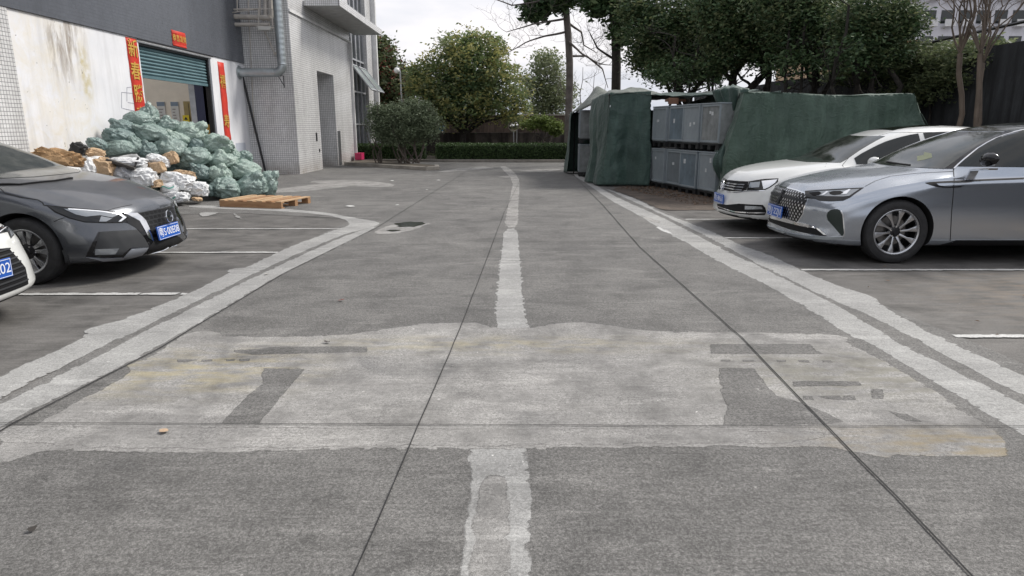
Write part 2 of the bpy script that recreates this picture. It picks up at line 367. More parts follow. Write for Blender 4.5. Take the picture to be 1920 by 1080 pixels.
# parking bay lines
def line(pxa, pxb, w=.09):
    a, b = G(*pxa).xy, G(*pxb).xy; t = (b - a).normalized(); n = Vector((-t.y, t.x)) * w / 2
    sheet('parking_line', [a + n, b + n, b - n, a - n], M_PAINT, .010, .006, sm=0, raw=True)
for A, B_ in (((-900, 556), (352, 552)), ((-500, 476), (522, 474)), ((-300, 430), (642, 430)), ((1500, 507), (3000, 507)), ((1358, 447), (2300, 447)), ((1284, 412), (2000, 412)), ((1785, 632), (3200, 632))):
    line(A, B_)
# white paint drips beside the pallet
for q in ([(375, 398), (415, 399), (405, 402), (382, 408), (372, 404)], [(440, 399), (446, 405), (456, 411), (448, 412), (436, 404)]):
    sheet('paint_smear', q, M_STRIP, .012, .02)
# iron cover in the lane
# ------------------------------------------------------------ kerbs at the back
M_KERB = mat('kerb_concrete', (.27, .25, .22), .9, var=.25, vs=3, bump=.3, bs=40)
M_EARTH = mat('bed_earth', (.10, .085, .065), .95, var=.35, vs=6, bump=.5, bs=20)
def kerb(name, pts, w=.16, h=.13, m=M_KERB):
    b = MB()
    for i in range(len(pts) - 1):
        a, c = Vector(pts[i]), Vector(pts[i + 1]); t = (c - a).normalized(); n = Vector((-t.y, t.x)) * w
        b.prism([(a.x, a.y, 0), (c.x, c.y, 0), (c.x + n.x, c.y + n.y, 0), (a.x + n.x, a.y + n.y, 0)], (0, 0, h))
    return tag(b.build(name, m, bevel=.015), kind='structure')
kerb('kerb', [(-6.6, 26.6), (-2.95, 23.3), (-2.55, 23.8), (-2.7, 24.9)])
sheet('planting_bed', [(-6.6, 26.8), (-3.0, 23.45), (-2.68, 23.9), (-2.85, 25.0), (-6.6, 29.3)], M_EARTH, .10, 0, sm=0, raw=True)
kerb('kerb', [(16, 28.9), (2.2, 28.9), (-1, 29.15), (-4.0, 29.3), (-20, 29.4)][::-1], h=.11)
sheet('planting_bed', [(16, 29.0), (-22, 29.5), (-22, 37), (16, 37)], M_EARTH, .09, 0, sm=0, raw=True)

# ------------------------------------------------------------ left building
XW, XT, YT = -8.24, -6.75, 21.5     # door wall plane, tower side plane, tower front plane
def plaster():
    t = NT('stained_white_plaster'); v = t.coord('World')
    base = t.ramp(t.noise(v, 1.2, 6, .6), [(.3, (.66, .67, .70)), (.7, (.78, .78, .80))])
    sp = t.n('ShaderNodeSeparateXYZ'); t.l(v, sp.inputs[0])
    def band(sock, a, b, c, d):
        m1 = t.n('ShaderNodeMapRange', interpolation_type='SMOOTHSTEP'); m1.inputs[1].default_value = a; m1.inputs[2].default_value = b; t.l(sock, m1.inputs[0])
        m2 = t.n('ShaderNodeMapRange', interpolation_type='SMOOTHSTEP'); m2.inputs[1].default_value = d; m2.inputs[2].default_value = c; t.l(sock, m2.inputs[0])
        return t.math('MULTIPLY', m1.outputs[0], m2.outputs[0])
    left = t.n('ShaderNodeMapRange', interpolation_type='SMOOTHSTEP'); left.inputs[1].default_value = 14.1; left.inputs[2].default_value = 13.3; t.l(sp.outputs[1], left.inputs[0])
    drip = t.noise(t.coord('World', (1, 3.2, .55)), 1.7, 7, .65, .5); blot = t.noise(t.coord('World', (1, 1, 1), (0, 3, 1)), 2.6, 7, .7, .6)
    k = t.math('MULTIPLY', left.outputs[0], t.ramp(blot, [(.38, 0.0), (.66, .6)]))
    c = t.mix(k, base, (.66, .60, .47))
    k2 = t.math('MULTIPLY', t.math('MULTIPLY', band(sp.outputs[1], 12.2, 12.8, 13.2, 13.9), t.ramp(drip, [(.46, 0.0), (.6, .9)])), band(sp.outputs[2], 1.9, 2.9, 3.3, 3.6))
    c = t.mix(k2, c, (.28, .24, .20))
    k3 = t.math('MULTIPLY', band(sp.outputs[1], 13.3, 13.45, 13.5, 13.75), t.math('MULTIPLY', band(sp.outputs[2], 1.8, 2.2, 2.6, 3.2), t.ramp(t.noise(v, 7, 4), [(.35, .1), (.6, .8)])))
    c = t.mix(k3, c, (.48, .40, .17))
    low = t.math('MULTIPLY', left.outputs[0], t.math('MULTIPLY', band(sp.outputs[2], -1, -.9, .7, 1.5), t.ramp(t.noise(v, 3.3, 7, .7), [(.46, 0.0), (.7, .75)])))
    c = t.mix(low, c, (.30, .27, .22))
    spots = t.ramp(t.noise(v, 11, 2, .5), [(.73, 0.0), (.76, 1.0)])
    c = t.mix(t.math('MULTIPLY', spots, t.math('MULTIPLY', left.outputs[0], .8)), c, (.12, .11, .10))
    gr = t.ramp(t.noise(t.coord('World', (1, 4, .4)), 1.4, 6, .6), [(.5, 0.0), (.75, .35)])
    c = t.mix(gr, c, (.42, .42, .42))
    # grey repair patch near the end of the wall
    k4 = t.math('MULTIPLY', band(sp.outputs[1], 20.3, 20.34, 21.05, 21.1), band(sp.outputs[2], -1, -.9, .98, 1.02))
    c = t.mix(k4, c, (.45, .48, .54))
    t.set(Base_Color=c, Roughness=.85); t.bump(t.noise(v, 26, 6, .7), .25, .006)
    return t.m
M_PLAS = plaster()
bld = empty('warehouse', (XW, 16, 0), 0, 'long grey and white warehouse wall with a half open roller door behind the sack pile', 'building')
def wpart(name, mb, m, **k):
    o = mb.build(name, m, **k); o.parent = bld; o.matrix_parent_inverse = Matrix.Translation((-XW, -16, 0)); return o
D0, D1, DZ = 15.55, 19.15, 3.29
XB = XW - .28
b = MB(); b.box(XB, XW, 11.62, D0, 0, 3.36); b.box(XB, XW, D1, YT - .01, 0, 3.36); b.box(XB, XW, D0, D1, DZ, 3.36)
wpart('plaster_wall', b, M_PLAS)
b = MB(); b.box(XB, XW + .02, -6, 11.6, -.02, 3.37); wpart('tiled_wall', b, M_TILE)
b = MB(); b.box(XB, XW + .035, -6, YT - .012, 3.364, 9.0); wpart('upper_wall', b, M_TILED)
# interior room
M_CREAM = mat('room_wall_cream', (.80, .73, .62), .8, var=.06); M_DARKF = mat('dark_floor', (.10, .10, .10), .7)
b = MB(); b.box(XB - 7, XB - .003, 12, 12.1, 0, 4.2); b.box(XB - 7, XB - 6.9, 12.1, 24, 0, 4.2); b.box(XB - 6.9, XB - .003, 23.9, 24, 0, 4.2)
b.box(XB - 5.5, XB - .003, 19.9, 20.05, 0, 4.2)
wpart('room_wall', b, M_CREAM)
b = MB(); b.box(XB - 6.9, XB - .003, 12.1, 23.8, .002, .03); wpart('room_floor', b, M_DARKF)
M_BLUED = mat('dark_blue_panel', (.025, .03, .07), .5, var=.1); M_OCHRE = mat('ochre_panel', (.42, .24, .04), .6, var=.15)
# roller shutter
def shutter_mat():
    t = NT('teal_shutter'); v = t.coord('World'); n = t.noise(v, 2, 5)
    t.set(Base_Color=t.ramp(n, [(.3, (.09, .165, .19)), (.7, (.14, .235, .255))]), Roughness=.45, Metallic=.2); return t.m
M_SHUT = shutter_mat()
b = MB(); z = DZ - .02; zb = 2.62; k = int((z - zb) / .078); pr = []
for i in range(k + 1):
    zz = zb + i * .078
    pr += [(XW - .135, zz), (XW - .108, zz + .012), (XW - .095, zz + .039), (XW - .108, zz + .066)]
vs = [(x, y, zz) for y in (D0 + .05, D1 - .05) for x, zz in pr]; n = len(pr)
b.add(vs, [(i, i + 1, n + i + 1, n + i) for i in range(n - 1)])
b.box(XW - .15, XW - .09, D0 + .04, D1 - .04, zb - .07, zb - .003)
wpart('roller_shutter', b, M_SHUT, smooth=50)
M_BLACKM = mat('black_metal', (.018, .018, .02), .4, .3, var=.2)
b = MB(); b.box(XW - .17, XW - .07, D0 + .003, D0 + .05, 0, DZ - .003); b.box(XW - .17, XW - .05, D1 - .075, D1 - .003, 0, DZ - .003); b.box(XW - .2, XW - .05, D0 + .052, D1 - .078, DZ - .05, DZ - .004)
b.box(XW + .036, XW + .05, D0 - .1, D1 + .1, 3.33, 3.355)
wpart('shutter_guide', b, M_BLACKM)
b = MB(); b.box(XB - .4, XW - .006, D1 - .005 + .006, D1 + .003, .01, 3.2); # jamb return
wpart('jamb', b, mat('jamb_grey', (.42, .43, .45), .8, var=.2, vs=6))
# boards seen through the door: on the cross wall inside (faces the door opening and the camera)
def board(name, y0, y1, z0, z1, X, mats_rows, label, cat='notice board', group=None, zface='Y'):
    e = empty(name, (X, (y0 + y1) / 2, z0), 0, label, cat, group); return e
YI = 19.9     # inner cross wall facing the camera
def inner(px0, px1, py0, py1, Y=YI - .004):
    a = AY(px0, py0, Y); c = AY(px1, py1, Y); return a.x, c.x, c.z, a.z
M_WHITEB = mat('board_white', (.62, .62, .60), .5, var=.05); M_BLUEB = mat('board_blue', (.20, .26, .33), .5); M_TXT = mat('print_grey', (.20, .17, .16), .6, var=.1)
def notice(px0, px1, label, red=False):
    x0, x1, z0, z1 = inner(px0, px1, 191, 268)
    e = empty('notice_board', ((x0 + x1) / 2, YI, z0), 0, label, 'notice board', 'printed boards on the room wall')
    def loc(o): o.parent = e; o.matrix_parent_inverse = Matrix.Translation(e.location).inverted(); return o
    b = MB(); b.box(x0, x1, YI - .03, YI - .003, z0, z1); loc(b.build('panel', M_WHITEB))
    h = z1 - z0; b = MB(); b.box(x0 + .003, x1 - .003, YI - .034, YI - .0305, z1 - h * .1, z1 - .003); b.box(x0 + .003, x1 - .003, YI - .034, YI - .0305, z0 + .003, z0 + h * .18); loc(b.build('printed_band', M_BLUEB))
    b = MB(); random.seed(int(px0))
    for i in range(9):
        zz = z1 - h * (.17 + i * .072); b.box(x0 + .04, x1 - .04 - random.random() * .12, YI - .034, YI - .0305, zz - h * .018, zz)
    loc(b.build('printed_text', M_TXT))
notice(294, 318, 'left of the two printed notice boards on the cream wall inside the door')
notice(320, 343, 'right of the two printed notice boards, next to the yellow cabinet')
def flat(name, px0, px1, py0, py1, m, label, cat, Y=YI - .06, t=.05, extra=None):
    x0, x1 = AY(px0, py0, Y).x, AY(px1, py0, Y).x; z1, z0 = AY(px0, py0, Y).z, AY(px0, py1, Y).z
    e = empty(name, ((x0 + x1) / 2, Y, max(0, z0)), 0, label, cat)
    def put(nm, bb, mm): o = bb.build(nm, mm); o.parent = e; o.matrix_parent_inverse = Matrix.Translation(e.location).inverted(); return o
    b = MB(); b.box(x0, x1, Y, Y + t, max(.03, z0), z1); put('body' if extra else 'panel', b, m)
    if extra: extra(put, x0, x1, max(.03, z0), z1, Y)
    return e
M_YEL = mat('sign_yellow', (.78, .60, .03), .5, var=.05); M_TAN = mat('cabinet_tan', (.36, .28, .12), .6, var=.12)
M_PGREY = mat('cabinet_grey', (.50, .50, .47), .5, var=.08); M_BLK = mat('print_black', (.02, .02, .02), .6, var=0)
def tri(put, nm, cx, cz, s, Y, m): b = MB(); b.prism([(cx - s, Y, cz - s * .8), (cx + s, Y, cz - s * .8), (cx, Y, cz + s * .9)], (0, -.006, 0)); put(nm, b, m)
flat('tan_cabinet', 343, 362, 190, 330, M_TAN, 'tan metal cabinet against the room wall behind the yellow warning sign', 'cabinet', Y=YI - .3, t=.25,
     extra=lambda put, x0, x1, z0, z1, Y: (put('door_seam', MB().box((x0 + x1) / 2 - .005, (x0 + x1) / 2 + .005, Y - .004, Y - .001, z0 + .05, z1 - .05), M_BLK), put('label_plate', MB().box(x0 + .2, x1 - .02, Y - .012, Y - .002, z1 - .45, z1 - .30), M_WHITEB)))
def ys(put, x0, x1, z0, z1, Y):
    cx = (x0 + x1) / 2; h = z1 - z0; tri(put, 'warning_triangle', cx, z0 + h * .66, h * .20, Y - .001, M_BLK)
    b = MB()
    for i in range(3): b.box(x0 + .03 + i * (x1 - x0 - .06) / 3 + .004, x0 + .03 + (i + 1) * (x1 - x0 - .06) / 3 - .004, Y - .006, Y - .001, z0 + h * .1, z0 + h * .3)
    put('warning_text', b, M_BLK)
flat('warning_sign', 342, 354, 216, 233, M_YEL, 'bright yellow warning sign with black triangle inside the door', 'sign', Y=YI - .36, t=.012, extra=ys)
def colm(put, x0, x1, z0, z1, Y):
    put('lower_panel', MB().box(x0 - .004, x1 + .03, Y - .02, Y - .002, z0, z0 + (z1 - z0) * .47), M_OCHRE)
flat('door_column', 359, 383, 120, 330, M_BLUED, 'dark blue and ochre column just inside the open roller door', 'column', Y=YI - .75, t=.3, extra=colm)
def elec(put, x0, x1, z0, z1, Y):
    tri(put, 'warning_triangle', x0 + .14, z0 + .28, .08, Y - .001, M_BLK); put('lock', MB().box(x1 - .09, x1 - .05, Y - .02, Y - .001, z0 + .22, z0 + .32), M_BLK)
flat('electrical_box', 382, 401, 206, 233, M_PGREY, 'pale grey electrical box with warning triangle by the door edge', 'electrical box', Y=YI - .45, t=.16, extra=elec)
flat('dark_locker', 384, 405, 236, 330, mat('locker_green', (.05, .06, .045), .6, var=.3, vs=9), 'dark green locker standing under the grey electrical box', 'locker', Y=YI - .45, t=.3)

# ------------------------------------------------------------ text helper
def text_mesh(body, size, m, name='lettering', thick=.003, squeeze=1.0, font=None):
    cu = bpy.data.curves.new(name, 'FONT'); cu.body = body; cu.size = size; cu.align_x = 'CENTER'; cu.align_y = 'CENTER'; cu.extrude = thick; cu.offset = size * (.012 if size > .12 else 0)
    o = bpy.data.objects.new('tmp', cu); COL.objects.link(o)
    bpy.context.view_layer.update(); dg = bpy.context.evaluated_depsgraph_get()
    me = bpy.data.meshes.new_from_object(o.evaluated_get(dg)); bpy.data.objects.remove(o); bpy.data.curves.remove(cu)
    me.name = name
    if squeeze != 1: me.transform(Matrix.Diagonal((squeeze, 1, 1, 1)))
    me.materials.clear(); me.materials.append(m)
    o = bpy.data.objects.new(name, me); COL.objects.link(o); return o
# couplets: red paper strips with gold writing, flat on the plaster (plane faces +X)
def red_paper():
    t = NT('red_paper'); v = t.coord('Object'); t.set(Base_Color=t.ramp(t.noise(v, 3, 5), [(.3, (.50, .022, .012)), (.7, (.66, .045, .02))]), Roughness=.6); t.bump(t.noise(v, 9, 3), .3, .01); return t.m
M_RED = red_paper(); M_GOLD = mat('gold_ink', (.55, .33, .06), .5, var=.2, vs=20)
MX = Matrix.Rotation(R(90), 4, 'Z') @ Matrix.Rotation(R(90), 4, 'X')
def couplet(y0, y1, z0, z1, chars, label, tilt=0, X=XW, vert=True):
    e = empty('red_banner', (X + .004, (y0 + y1) / 2, z0), 0, label, 'banner'); w, h = y1 - y0, z1 - z0
    b = MB(); nn = 14; vs = []
    for i in range(nn + 1):
        for j in (0, 1):
            vs.append((.004 + .006 * math.sin(i * 1.7 + j), (-w / 2 if j == 0 else w / 2) + .006 * math.sin(i * 2.1), h * i / nn))
    b.add(vs, [(2 * i, 2 * i + 1, 2 * i + 3, 2 * i + 2) for i in range(nn)])
    o = b.build('paper', M_RED, smooth=180); o.parent = e
    sm = o.modifiers.new('s', 'SOLIDIFY'); sm.thickness = .003
    n = len(chars)
    for i, ch in enumerate(chars):
        s = min(w * .92, h / n * .85) if vert else min(h * .8, w / n * .95)
        o = text_mesh(ch, s, M_GOLD, 'character', .002); o.parent = e
        pos = Vector((.018, 0, h - h * (i + .5) / n)) if vert else Vector((.018, -w / 2 + w * (i + .5) / n, h * .5))
        o.matrix_local = Matrix.Translation(pos) @ MX
    e.rotation_euler = (tilt, 0, 0); return e
couplet(15.06, 15.49, 1.45, 3.34, '新春勝意', 'left long red paper couplet with gold characters beside the roller door')
couplet(19.6, 20.02, 1.06, 3.25, '福寿', 'right long red paper couplet on the white wall past the door')
couplet(17.05, 17.75, 3.385, 3.75, '恭喜发财', 'small horizontal red paper banner stuck above the roller door', X=XW + .035, vert=False)
# curled corner of the left couplet
# faint pencil rectangles on the plaster
b = MB()
for (p, q) in (((228, 173), (250, 175)), ((228, 173), (228, 203)), ((238, 164), (238, 190)), ((238, 164), (248, 163)), ((230, 203), (252, 208)), ((240, 192), (252, 194))):
    a, c = AX(*p, XW + .003), AX(*q, XW + .003)
    b.tube([a, c], .005, 4)
wpart('drawn_lines', b, mat('pencil_grey', (.30, .30, .36), .8, var=0))
# ------------------------------------------------------------ tiled tower
tw = empty('tiled_tower', ((XT + XW) / 2, YT, 0), 0, 'tall white mosaic tiled stair tower with canopy and narrow glazed strip', 'building')
twi = Matrix.Translation(tw.location).inverted()
def tpart(name, mb, m, **k):
    o = mb.build(name, m, **k); o.parent = tw; o.matrix_parent_inverse = twi; return o
TH = 12.0; R0, R1, RZ, RD = 24.15, 26.35, 3.36, .75; W0, W1 = 29.3, 32.7; YE = 34.2
b = MB()
b.box(XW - 5, XT, YT, R0, 0, TH); b.box(XW - 5, XT, R0, R1, RZ, TH); b.box(XW - 5, XT - RD, R0, R1, 0, RZ); b.box(XW - 5, XT, R1, W0, 0, TH); b.box(XW - 5, XT, W1, YE, 0, TH)
b.box(XW - 5, XT - .5, W0, W1, 0, TH)
o = tpart('wall', b, M_TILE)
M_WTRIM = mat('white_trim', (.62, .62, .62), .6, var=.15, vs=3)
b = MB(); b.box(XT + .001, XT + .05, YT - .02, W0, 4.86, 4.93); b.box(XT + .001, XT + .10, W0 - .14, W0 - .02, 0, 4.85); b.box(XT + .001, XT + .22, YE - .25, YE, 0, TH)
tpart('ledge', b, M_WTRIM)
# canopy
ca = AX(567, 18, XT)
print('canopy', ca, AY(634, 22, ca.y), AY(690, 58, 28), AX(632, 60, XT))
zc = 5.28
b = MB(); b.box(XT + .003, XT + 1.15, 23.1, 30.2, zc, zc + .16); tpart('canopy', b, mat('canopy_concrete', (.45, .45, .45), .8, var=.15))
b = MB(); b.box(XT + .06, XT + 1.17, 23.05, 23.098, zc - .01, zc + .22); b.box(XT + 1.152, XT + 1.19, 23.05, 30.25, zc - .01, zc + .22); tpart('canopy_fascia', b, M_TILE)
# glazed strip with mullions
M_GLASSD = mat('dark_glass', (.03, .035, .035), .08, 0, var=.2, vs=1)
b = MB(); b.box(XT - .22, XT - .20, W0 + .02, W1 - .02, .3, TH); tpart('glazing', b, M_GLASSD)
M_ALU = mat('aluminium', (.45, .46, .48), .4, .6, var=.1)
b = MB()
for i in range(5): y = W0 + .04 + i * (W1 - W0 - .14) / 4; b.box(XT - .196, XT - .13, y, y + .07, .3, TH)
for zz in (.3, 1.55, 2.95, 4.3, 5.9, 7.2): b.box(XT - .192, XT - .125, W0 + .02, W1 - .02, zz, zz + .07)
tpart('window_frame', b, M_ALU)
b = MB(); b.box(XT - .3, XT + .02, W0, W1, 0, .28); tpart('sill', b, M_WTRIM)
for k, (y0, y1) in enumerate(((29.5, 30.6), (30.9, 32.4))):
    Mx = Matrix.Translation((XT - .06, 0, 4.05)) @ Matrix.Rotation(R(-38), 4, 'Y')
    b = MB()
    for q in ((0, .05, y0, y0 + .06, -1.35, 0), (0, .05, y1 - .06, y1, -1.35, 0), (0, .05, y0 + .061, y1 - .061, -.06, 0), (0, .05, y0 + .061, y1 - .061, -1.35, -1.29)): b.box(*q, M=Mx)
    f = tpart('open_sash', b, M_ALU)
    b = MB(); b.box(.015, .025, y0 + .06, y1 - .06, -1.29, -.06, M=Mx); p = b.build('pane', mat('pane_glass', (.35, .4, .4), .1, var=0)); p.parent = f
# recess door
M_STEELD = mat('steel_door', (.24, .25, .26), .35, .7, var=.15, vs=2)
b = MB(); b.box(XT - RD + .002, XT - RD + .05, R0 + .28, R1 - .3, .02, 2.15); d = tpart('door', b, M_STEELD)
b = MB(); b.box(XT - RD + .051, XT - RD + .056, (R0 + R1) / 2 - .01, (R0 + R1) / 2 + .01, .03, 2.12); p = b.build('door_seam', M_BLK); p.parent = d
b = MB(); b.box(XT - RD + .002, XT - RD + .08, R0 + .2, R0 + .277, .02, 2.25); b.box(XT - RD + .002, XT - RD + .08, R1 - .297, R1 - .22, .02, 2.25); b.box(XT - RD + .002, XT - RD + .079, R0 + .278, R1 - .298, 2.16, 2.25); tpart('door_frame', b, M_BLACKM)
b = MB(); b.box(XT + .001, XT + .03, R1 + .12, R1 + .45, 0, 1.32); tpart('grey_panel', b, M_STEELD)
b = MB(); b.box(XT + .001, XT + .02, R0 - .62, R0 - .5, 1.0, 1.28); tpart('call_button', b, M_BLACKM)
b = MB(); b.box(XT + .001, XT + .02, R0 - .35, R0 - .27, .62, .72); tpart('socket', b, M_BLACKM)

# pink box at the foot of the glazed strip
b = MB(); q = AX(691, 307, XT + .15); b.box(XT + .14, XT + .42, 28.55, 29.1, .12, .36); b.box(XT + .13, XT + .43, 28.54, 29.11, .365, .40)
tag(b.build('pink_crate', mat('pink_plastic', (.55, .03, .12), .4, var=.1), bevel=.01), 'bright pink plastic crate at the foot of the tower window', 'crate')

# ducts and pipes
M_GALV = mat('galvanised', (.42, .46, .47), .35, .75, var=.2, vs=3)
M_OLDPIPE = mat('pale_pipe', (.44, .41, .37), .6, var=.2, vs=6, bump=.2)
YD = YT - .42
def ap(x, y, Y=YD): return AY(x, y, Y)
e = empty('ventilation_duct', ap(520, 140), 0, 'spiral galvanised duct bending out of the white wall and rising up the tower', 'duct'); inv = Matrix.Translation(e.location).inverted()
def put(e, nm, mb, m, **k): o = mb.build(nm, m, **k); o.parent = e; o.matrix_parent_inverse = Matrix.Translation(e.location).inverted(); return o
p0 = ap(438, 136); pc = ap(530, 136); p1 = ap(530, 118); top = pc + Vector((-.04, 0, 4.2))
b = MB(); L0 = Vector((XW - .1, YD, p0.z)); n = 60; rr = []; pp = []
for i in range(n + 1): pp.append(L0.lerp(Vector((pc.x - .22, YD, p0.z)), i / n)); rr.append(.125 + (.007 if i % 3 == 0 else 0))
b.tube(pp, rr, 16); put(e, 'horizontal_duct', b, M_GALV, smooth=60)
b = MB(); cs = []
for i in range(9): a = math.pi / 2 * i / 8; cs.append(Vector((pc.x - .22 + .22 * math.sin(a), YD, p0.z + .22 - .22 * math.cos(a))))
b.tube(cs, .13, 16); put(e, 'elbow', b, M_GALV, smooth=60)
b = MB(); v0 = cs[-1] + Vector((0, 0, .01)); pp = [v0 + Vector((0, 0, 4.6)) * (i / 120) for i in range(121)]; b.tube(pp, [.128 + (.006 if i % 4 == 0 else 0) for i in range(121)], 16); put(e, 'vertical_duct', b, M_GALV, smooth=60)
b = MB(); s0 = ap(523, 142); b.tube([s0, s0 + Vector((.14, 0, 0)), s0 + Vector((.14, 0, -.35))], .014, 5); b.tube([s0 + Vector((-.02, 0, -.01)), s0 + Vector((.14, 0, -.3))], .012, 5); put(e, 'bracket', b, M_BLACKM)
b = MB(); b.lathe([(.12, 0), (.20, 0), (.20, .03), (.12, .03)], 20, Matrix.Translation((XW + .002, YD, p0.z)) @ Matrix.Rotation(R(90), 4, 'Y')); put(e, 'collar', b, M_GALV)
# slanting black drain pipe
e = empty('drain_pipe', (XW + .25, YT - .12, 0), 0, 'thin black drain pipe slanting down the white tiled wall', 'pipe')
a0 = ap(441, 80, YT - .12); a1 = ap(452, 132, YT - .12); a2 = ap(499, 327, YT - .12)
put(e, 'pipe', MB().tube([a0, a1, a2], .035, 10), M_BLACKM, smooth=60)
e = empty('conduit', ap(468, 120, YT - .02), 0, 'thin pale conduit running straight down the tiled wall', 'pipe')
put(e, 'conduit_pipe', MB().tube([ap(465, 0, YT - .02), ap(477, 250, YT - .02)], .014, 6), M_OLDPIPE)
# pipe rack
e = empty('pipe_rack', ap(480, 45, YT - .4), 0, 'rack of pale pipes on brackets between the grey wall and the tiled tower', 'pipe rack')
Y1 = YT - .45
b = MB()
b.tube([ap(418, 30, Y1) + Vector((-.2, 0, 0)), ap(495, 33, Y1)] + [ap(495, 33, Y1) + Vector((.22 * math.sin(t), 0, -.12 * (1 - math.cos(t)) * 0 + .0)) for t in (.4, .8)], .07, 12)
b.tube([ap(422, 46, Y1), ap(505, 46, Y1)], .055, 12); b.tube([ap(430, 18, Y1), ap(485, 17, Y1), ap(486, 30, Y1)], .028, 8)
put(e, 'horizontal_pipe', b, M_OLDPIPE, smooth=60)
b = MB()
for x, r_ in ((487, .035), (498, .06), (508, .07)): b.tube([ap(x - 1, -120, Y1 + .15), ap(x, 32, Y1 + .15), ap(x - 5, 36, Y1)], r_, 10)
for x in (431, 445, 466): b.tube([ap(x - 3, -90, Y1), ap(x, 22, Y1)], .02, 8)
put(e, 'vertical_pipe', b, M_OLDPIPE, smooth=60)
b = MB()
for x in (484, 510): b.tube([ap(x, 18, Y1 - .12), ap(x + 1, 48, Y1 - .12)], .016, 5)
b.tube([ap(434, 24, Y1 - .12), ap(484, 16, Y1 - .12), ap(511, 17, Y1 - .12)], .016, 5); b.tube([ap(480, 49, Y1 - .12), ap(513, 52, Y1 - .12)], .022, 5)
b.tube([ap(496, 58, Y1 + .3), ap(514, 98, Y1 + .35)], .02, 5); b.box(ap(506, 97).x, ap(520, 97).x, YT - .12, YT - .002, ap(506, 100).z, ap(506, 96).z)
put(e, 'bracket', b, M_OLDPIPE)
b = MB(); bx = ap(484, 53, Y1 - .1); b.box(bx.x, bx.x + .38, Y1 - .15, Y1 + .05, bx.z - .05, bx.z + .05); put(e, 'lamp_box', b, M_PGREY, bevel=.01)
# ------------------------------------------------------------ cars
def pchip(xs, ys, x):
    n = len(xs)
    if x <= xs[0]: return ys[0]
    if x >= xs[-1]: return ys[-1]
    h = [xs[i + 1] - xs[i] for i in range(n - 1)]; d = [(ys[i + 1] - ys[i]) / h[i] for i in range(n - 1)]
    def m(i):
        if i == 0: return d[0]
        if i == n - 1: return d[-1]
        if d[i - 1] * d[i] <= 0: return 0
        w1 = 2 * h[i] + h[i - 1]; w2 = h[i] + 2 * h[i - 1]; return (w1 + w2) / (w1 / d[i - 1] + w2 / d[i])
    i = 0
    while x > xs[i + 1]: i += 1
    t = (x - xs[i]) / h[i]
    return (2 * t**3 - 3 * t**2 + 1) * ys[i] + (t**3 - 2 * t**2 + t) * h[i] * m(i) + (-2 * t**3 + 3 * t**2) * ys[i + 1] + (t**3 - t**2) * h[i] * m(i + 1)
def catmull(P, n):
    out = []
    for i in range(len(P) - 1):
        p0 = P[max(0, i - 1)]; p1 = P[i]; p2 = P[i + 1]; p3 = P[min(len(P) - 1, i + 2)]
        for k in range(n):
            t = k / n
            out.append(tuple(.5 * ((2 * b) + (c - a) * t + (2 * a - 5 * b + 4 * c - d) * t * t + (3 * b - a - 3 * c + d) * t**3) for a, b, c, d in zip(p0, p1, p2, p3)))
    out.append(tuple(P[-1])); return out

def car_paint(name, col, metal, rough=.32, flake=.12, dust=.25):
    t = NT(name); v = t.coord('Object')
    g = t.n('ShaderNodeNewGeometry'); s = t.n('ShaderNodeSeparateXYZ'); t.l(g.outputs['Normal'], s.inputs[0])
    n = t.ramp(t.noise(v, 3.5, 7, .7), [(.35, .35), (.7, 1.0)])
    up = t.n('ShaderNodeMapRange'); up.inputs[1].default_value = .55; up.inputs[2].default_value = 1; t.l(s.outputs[2], up.inputs[0])
    k = t.math('MULTIPLY', t.math('MULTIPLY', up.outputs[0], n), dust)
    t.set(Base_Color=t.mix(k, col, (.30, .29, .27)), Roughness=t.math('ADD', rough, t.math('MULTIPLY', k, .5)), Metallic=t.math('SUBTRACT', metal, t.math('MULTIPLY', k, metal * .8)))
    t.b.inputs['Coat Weight'].default_value = .9 if dust < .3 else .6; t.b.inputs['Coat Roughness'].default_value = .05
    return t.m
M_GLASS = NT('tinted_glass').set(Base_Color=(.012, .015, .014), Roughness=.05).m
def windshield_mat():
    t = NT('dusty_windshield'); v = t.coord('Object'); n = t.ramp(t.noise(v, 5, 8, .75), [(.4, 0.0), (.75, .32)])
    t.set(Base_Color=t.mix(n, (.022, .027, .024), (.20, .20, .18)), Roughness=t.math('ADD', .06, t.math('MULTIPLY', n, .5))); return t.m
M_WIND = windshield_mat()
M_TRIM = mat('black_trim', (.010, .010, .011), .6, var=0, spec=.25); M_GLOSS = mat('gloss_black', (.008, .008, .009), .08, var=0)
M_UNDER = mat('car_underside', (.012, .012, .012), .9, var=0)
M_CHROME = mat('chrome', (.75, .76, .78), .12, 1, var=0); M_SEAM = mat('panel_seam', (.006, .006, .006), .7, var=0)
M_TYRE = mat('tyre_rubber', (.022, .022, .023), .75, var=.25, vs=12, bump=.1, bs=80)
M_RIM = mat('rim_machined', (.50, .51, .53), .28, .9, var=.05); M_RIMD = mat('rim_dark', (.02, .02, .022), .4, .4, var=0)
M_BRAKE = mat('brake_steel', (.22, .21, .20), .4, .8, var=.2, vs=20)
M_LENS = NT('headlamp_lens').set(Base_Color=(.30, .32, .34), Roughness=.08, Metallic=.55).m
M_LENSD = NT('headlamp_dark').set(Base_Color=(.010, .011, .012), Roughness=.06).m
M_LED = NT('headlamp_bright').set(Base_Color=(.85, .87, .9), Roughness=.15, Metallic=.4).m
M_PLATE = mat('plate_blue', (.012, .09, .42), .4, var=.05); M_PLTXT = mat('plate_white', (.78, .80, .84), .5, var=0)
M_HEX = mat('grille_dark', (.006, .006, .007), .6, var=0, spec=.25); M_PGR = mat('satin_grey', (.035, .037, .04), .55, var=.05, spec=.3)

